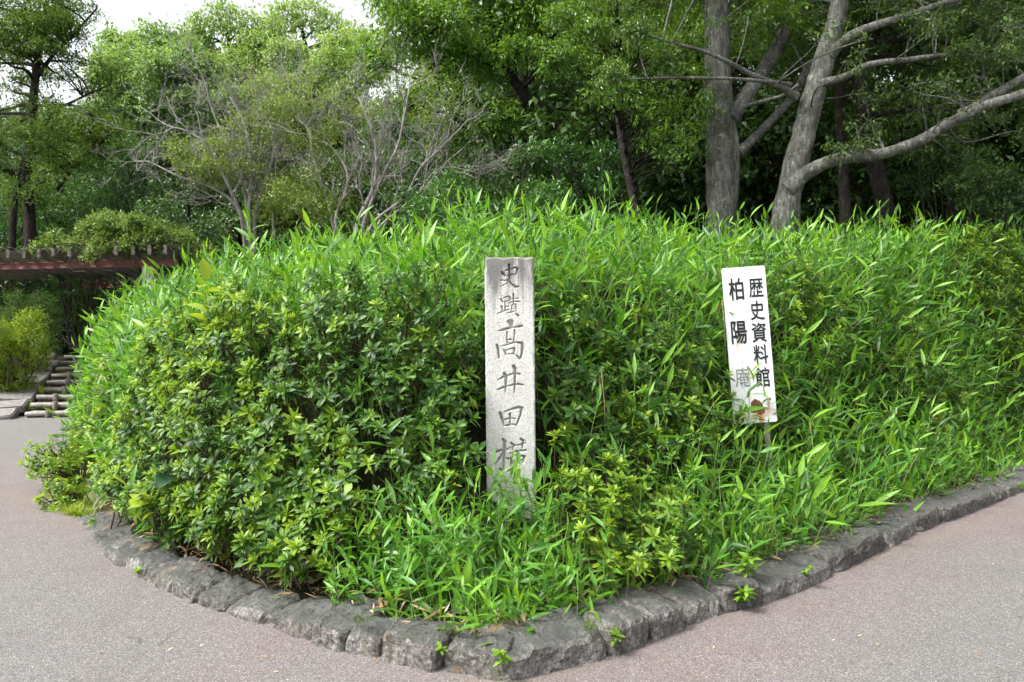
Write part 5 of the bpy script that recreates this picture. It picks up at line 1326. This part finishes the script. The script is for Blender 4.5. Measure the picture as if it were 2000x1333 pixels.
# ------------------------------------------------------------------ small plants and litter
def inside_pt(px, py, d): return pt(px, py, d)
r = np.random.default_rng(60); rd = random.Random(60)

def leaf_mesh(name, L, W, mat, droop=0.4, wide=0.4, rows=5):
    V, F = blade(L, W, droop, 0.2, rows, wide); return mesh_np(name, V, F, mat, True)
def sprout(name, label, base, height, n, L, W, mat, tilt=(0, 0), wide=0.42, cat='plant', group=None, spread=(5, 45), sc=(0.75, 1.2)):
    """upright stem with single leaves, each a part"""
    root = tag(empty(name, base), label, cat, group); lm = leaf_mesh('leaf', L, W, mat, 0.5, wide)
    def sp(t): return Vector((tilt[0] * t * t, tilt[1] * t * t, height * t))
    mb = MB(); mb.tube([sp(t) for t in np.linspace(0, 1, 6)], np.linspace(0.004, 0.0018, 6), 4, False); link('stem', mb.mesh('stem', M['stem'], True), root)
    ph = rd.uniform(0, 6)
    for k in range(n):
        t = 0.3 + 0.7 * (k + 0.5) / n; ph += 2.4
        o = link('leaf', lm, root); el = R(rd.uniform(*spread)) + (0.5 if k == n - 1 else 0)
        o.matrix_basis = Matrix.Translation(sp(t)) @ Euler((0, 0, ph)).to_matrix().to_4x4() @ Euler((el, rd.uniform(-.3, .3), 0)).to_matrix().to_4x4() @ Matrix.Scale(rd.uniform(*sc), 4)
    return root
def bank_pt(px, py, push=0.0):
    p = Vector(on_bank(px, py)); return p - p.normalized() * push * 0 + Vector((0, -push, 0))
b = bank_pt(412, 640, 0.05); sprout('broad_leaved_sprout', 'yellow-green broad-leaved sprout rising above the left azaleas', (b.x, b.y, b.z - 0.22), 0.55, 11, 0.17, 0.085, M['broad'], (0.02, -0.12), 0.45)
b = bank_pt(600, 700, 0.02)
b = bank_pt(310, 985, 0.06); sprout('broad_leaved_sprout', 'drooping broad-leaved sprig with yellow tips near the left kerb', (b.x + .05, b.y, b.z - 0.12), 0.26, 9, 0.15, 0.075, M['broad'], (-0.18, -0.12), 0.45, spread=(-25, 30))
b = bank_pt(335, 935, 0.05); sprout('dark_leaved_creeper', 'creeper with large dark heart-shaped leaves in the hedge hollow', (b.x, b.y, b.z - 0.1), 0.22, 5, 0.16, 0.12, M['broad_dark'], (0.05, -0.1), 0.35, spread=(-40, 10))
b = bank_pt(395, 700, 0.05); sprout('dark_leaved_creeper', 'creeper with rounded dull leaves under the yellow sprout', (b.x, b.y, b.z - 0.15), 0.25, 6, 0.12, 0.08, M['broad_dark'], (-0.1, -0.1), 0.35, spread=(-30, 20))
b = bank_pt(690, 975, 0.08); sprout('twining_vine', 'pale green twining vine tip with heart-shaped leaves left of the post', (b.x, b.y, b.z - 0.2), 0.42, 7, 0.10, 0.07, M['weed'], (0.03, -0.1), 0.35, spread=(-40, 15))

# weeds rooted in the joints of the kerb
WEED = [(985, 1290, 0.12, 8, 'lime green weed growing from the joint of the corner stones'), (1200, 1250, 0.11, 9, 'bright weed tuft in the kerb joint right of the corner'), (862, 1262, 0.06, 6, 'tiny green weed on the kerb left of the corner weed'),
        (1445, 1180, 0.16, 16, 'leafy weed hanging over the kerb below the sign'), (1450, 1125, 0.22, 12, 'upright leafy seedling behind the hanging kerb weed'), (1573, 1115, 0.09, 7, 'small yellow-green weed on the dark kerb face'),
        (1645, 1040, 0.09, 9, 'small round-leaved weed on top of the dark kerb'), (1583, 1063, 0.07, 6, 'small weed on the kerb beside the long grass tuft'), (1985, 965, 0.13, 9, 'yellow weed on the kerb at the right edge'), (185, 1022, 0.10, 8, 'weed sprig on the kerb at the left bend'), (270, 1118, 0.06, 8, 'creeping weed in a left kerb joint')]
for x, y, h, n, lab in WEED:
    ds = np.arange(2.8, 9.5, 0.01); rp = np.array([tuple(pt(x, y, a)) for a in ds]); ss = signed_s(rp[:, 0], rp[:, 1])
    hit = int(np.argmax(ss > 0.035)); g_ = Vector(rp[hit])                      # where the sight line meets the stone's face
    if g_.z > 0.13: g_ = gp(x, y, 0.13)                                          # or its top
    sprout('kerb_weed', lab, (g_.x, g_.y, max(0.01, g_.z - 0.03)), h * 0.7, int(n * 2.4), 0.022 + h * 0.28, 0.010 + h * 0.12, M['weed'], (rd.uniform(-.04, .04), -0.06), 0.4, 'weed', 'weeds in the kerb joints', (-20, 55))

def tuft(name, label, base, n, L, spread, mat, w=0.004, cat='grass'):
    root = tag(empty(name, base), label, cat); mb = MB()
    for _ in range(n):
        a = rd.uniform(0, 6.28); l_ = L * rd.uniform(0.5, 1.1); V, F = blade(l_, w * 2 * rd.uniform(.7, 1.2), rd.uniform(0.4, 1.3), 0.2, 5, 0.3)
        m = Matrix.Translation((rd.uniform(-.03, .03), rd.uniform(-.03, .03), 0)) @ Euler((0, 0, a)).to_matrix().to_4x4() @ Euler((R(rd.uniform(90 - spread, 85)), 0, 0)).to_matrix().to_4x4()
        mb.add(xf(V, m), None, F)
    link('blades', mb.mesh('blades', mat, True), root); return root
g_ = gp(1500, 1075, 0.2); tuft('grass_tuft', 'tuft of long arching grass on the kerb below the sign', (g_.x, g_.y + .05, 0.15), 40, 0.36, 60, M['moss'])
tuft('grass_tuft', 'grass tuft growing on the log stairs', tuple(S0 + SU * 1.5 + SV * 0.02 + Vector((0, 0, 0.38))), 60, 0.38, 70, M['grass'])
tuft('grass_tuft', 'small grass tuft high on the log stairs', tuple(S0 + SU * 2.9 + SV * 0.25 + Vector((0, 0, 0.68))), 40, 0.28, 70, M['grass'])
tuft('grass_tuft', 'low weeds beside the lowest slab of the stair edging', tuple(S0 + SU * 0.6 - SV * 0.02 + Vector((0, 0, 0.12))), 50, 0.26, 75, M['grass'])
for x, y, lab in ((875, 1225, 'short moss-green grass tuft behind the stones left of the corner'), (1150, 1222, 'short grass tuft on the kerb right of the corner'), (705, 1210, 'short grass tuft in the litter behind the left kerb')):
    g_ = gp(x, y, 0.16); tuft('grass_tuft', lab, (g_.x, g_.y, 0.14), 46, 0.10, 70, M['moss'], 0.002)

# grass fringe at the unkerbed far-left end
mb = MB(); k = 0
while k < 2600:
    t = rd.random(); a = Vector((-3.72, 6.85, 0)).lerp(Vector((-5.9, 10.4, 0)), t ** 1.5); off = rd.gauss(0.03, 0.20) * (1 if t > .08 else 0.5)
    p = a + Vector((0.84 * off, -0.53 * off, 0)) + Vector((-0.05, 0, 0)); l_ = 0.05 + 0.15 * rd.random() ** 2
    V, F = blade(l_, 0.009, rd.uniform(0.2, 1.2), 0.2, 3, 0.3)
    m = Matrix.Translation((p.x, p.y, 0.0)) @ Euler((0, 0, rd.uniform(0, 6.28))).to_matrix().to_4x4() @ Euler((R(rd.uniform(15, 80)), 0, 0)).to_matrix().to_4x4()
    mb.add(xf(V, m), None, F); k += 1
tag(link('grass', mb.mesh('grass', M['grass'], True)), 'bright yellow-green grass spilling onto the path at the left end of the hedge', 'grass', kind='stuff')

# little azalea at the tip of the hedge, leaning over that grass
for (x, y, d, n, sp, lab) in ((116, 910, 8.0, 75, 0.30, 'small bright azalea sprig over the grass at the hedge tip'), (122, 985, 7.2, 34, 0.17, 'lowest azalea sprig beside the end of the left kerb')):
    c = pt(x, y, d); root = tag(empty('azalea_bush', (c.x + .15, c.y + .1, 0.0)), lab, 'bush', 'azalea bushes in the bank'); bw = MB()
    for _ in range(n):
        dv = Vector((rd.gauss(0, 1), rd.gauss(0, 1), rd.gauss(0.3, .8))).normalized(); q_ = c + dv * sp * rd.uniform(.5, 1) - root.location
        o = link('leaf_rosette', ROSN[rd.randrange(4)] if rd.random() < .8 else ROS[rd.randrange(6)], root); o.location = q_; o.rotation_euler = (Vector((0, 0, 1)).rotation_difference((dv + Vector((0, 0, .7))).normalized())).to_euler(); o.scale = (rd.uniform(.8, 1.2),) * 3
        bw.tube([(0, 0, 0), tuple(q_ * 0.5 + Vector((0, 0, .05))), tuple(q_)], [0.006, 0.004, 0.003], 4, False)
    link('branches', bw.mesh('branches', M['twig'], True), root)['kind'] = 'stuff'

# litter of dry leaves and broken culms behind the kerb, and a few on the road
mb = MB()
def litter(p, L, W, flat=0.5):
    V, F = blade(L, W, rd.uniform(-0.6, 0.8), 0.3, 3, 0.4, rd.uniform(-.6, .6))
    m = Matrix.Translation(p) @ Euler((rd.uniform(-flat, flat), rd.uniform(-flat, flat), rd.uniform(0, 6.28))).to_matrix().to_4x4(); mb.add(xf(V, m), None, F)
runs = [(KL[i], KL[i + 1], -1) for i in range(len(KL) - 1)] + [(KR[i], KR[i + 1], 1) for i in range(12)]
for a, b, sgn in runs:
    ax = (b - a); L_ = ax.length; ax /= L_; inn = Vector((ax.y, -ax.x, 0)) if sgn < 0 else Vector((-ax.y, ax.x, 0))
    for _ in range(int(L_ * 130)):
        w_ = rd.gauss(0.40, 0.09); p = a + ax * rd.uniform(0, L_) + inn * w_
        litter((p.x, p.y, 0.125 + rd.uniform(0, 0.03)), rd.uniform(0.03, 0.11), rd.uniform(0.010, 0.022))
    for _ in range(int(L_ * 6)):
        p = a + ax * rd.uniform(0, L_) + inn * rd.uniform(0.1, 0.3); litter((p.x, p.y, 0.16), rd.uniform(0.02, 0.06), rd.uniform(0.006, 0.016), 0.3)
for _ in range(160):
    p = gp(rd.uniform(0, 2000), 860 + 470 * rd.random() ** 0.6); litter((p.x, p.y, 0.006), rd.uniform(0.012, 0.035), rd.uniform(0.006, 0.014), 0.15)
tag(link('fallen_leaves', mb.mesh('fallen_leaves', M['dry'], True)), 'brown and straw-coloured fallen leaves along the kerb', 'leaves', kind='stuff')

# pale dead culms among the green
for x, y, lab in ((1410, 650, 'straw-coloured dead bamboo stalk leaning at the left edge of the sign'), (1180, 800, 'dry bamboo stalk standing right of the stone post')):
    b = bank_pt(x, y, 0.12); mb = MB(); dx = rd.uniform(-.12, .12)
    mb.tube([b + Vector((0, 0, -.25)), b + Vector((dx * .4, -.03, 0.05)), b + Vector((dx, -.05, 0.26))], [0.0035, 0.003, 0.0015], 5)
    V, F = blade(0.16, 0.022, 1.2, 0.3, 4); mb.add(V + np.array(b + Vector((dx, -.05, 0.25))), None, F)
    o = link('dead_stalk', mb.mesh('dead_stalk', plain('straw', (0.42, 0.33, 0.18)), True, b)); o.location = b; tag(o, lab, 'stalk')
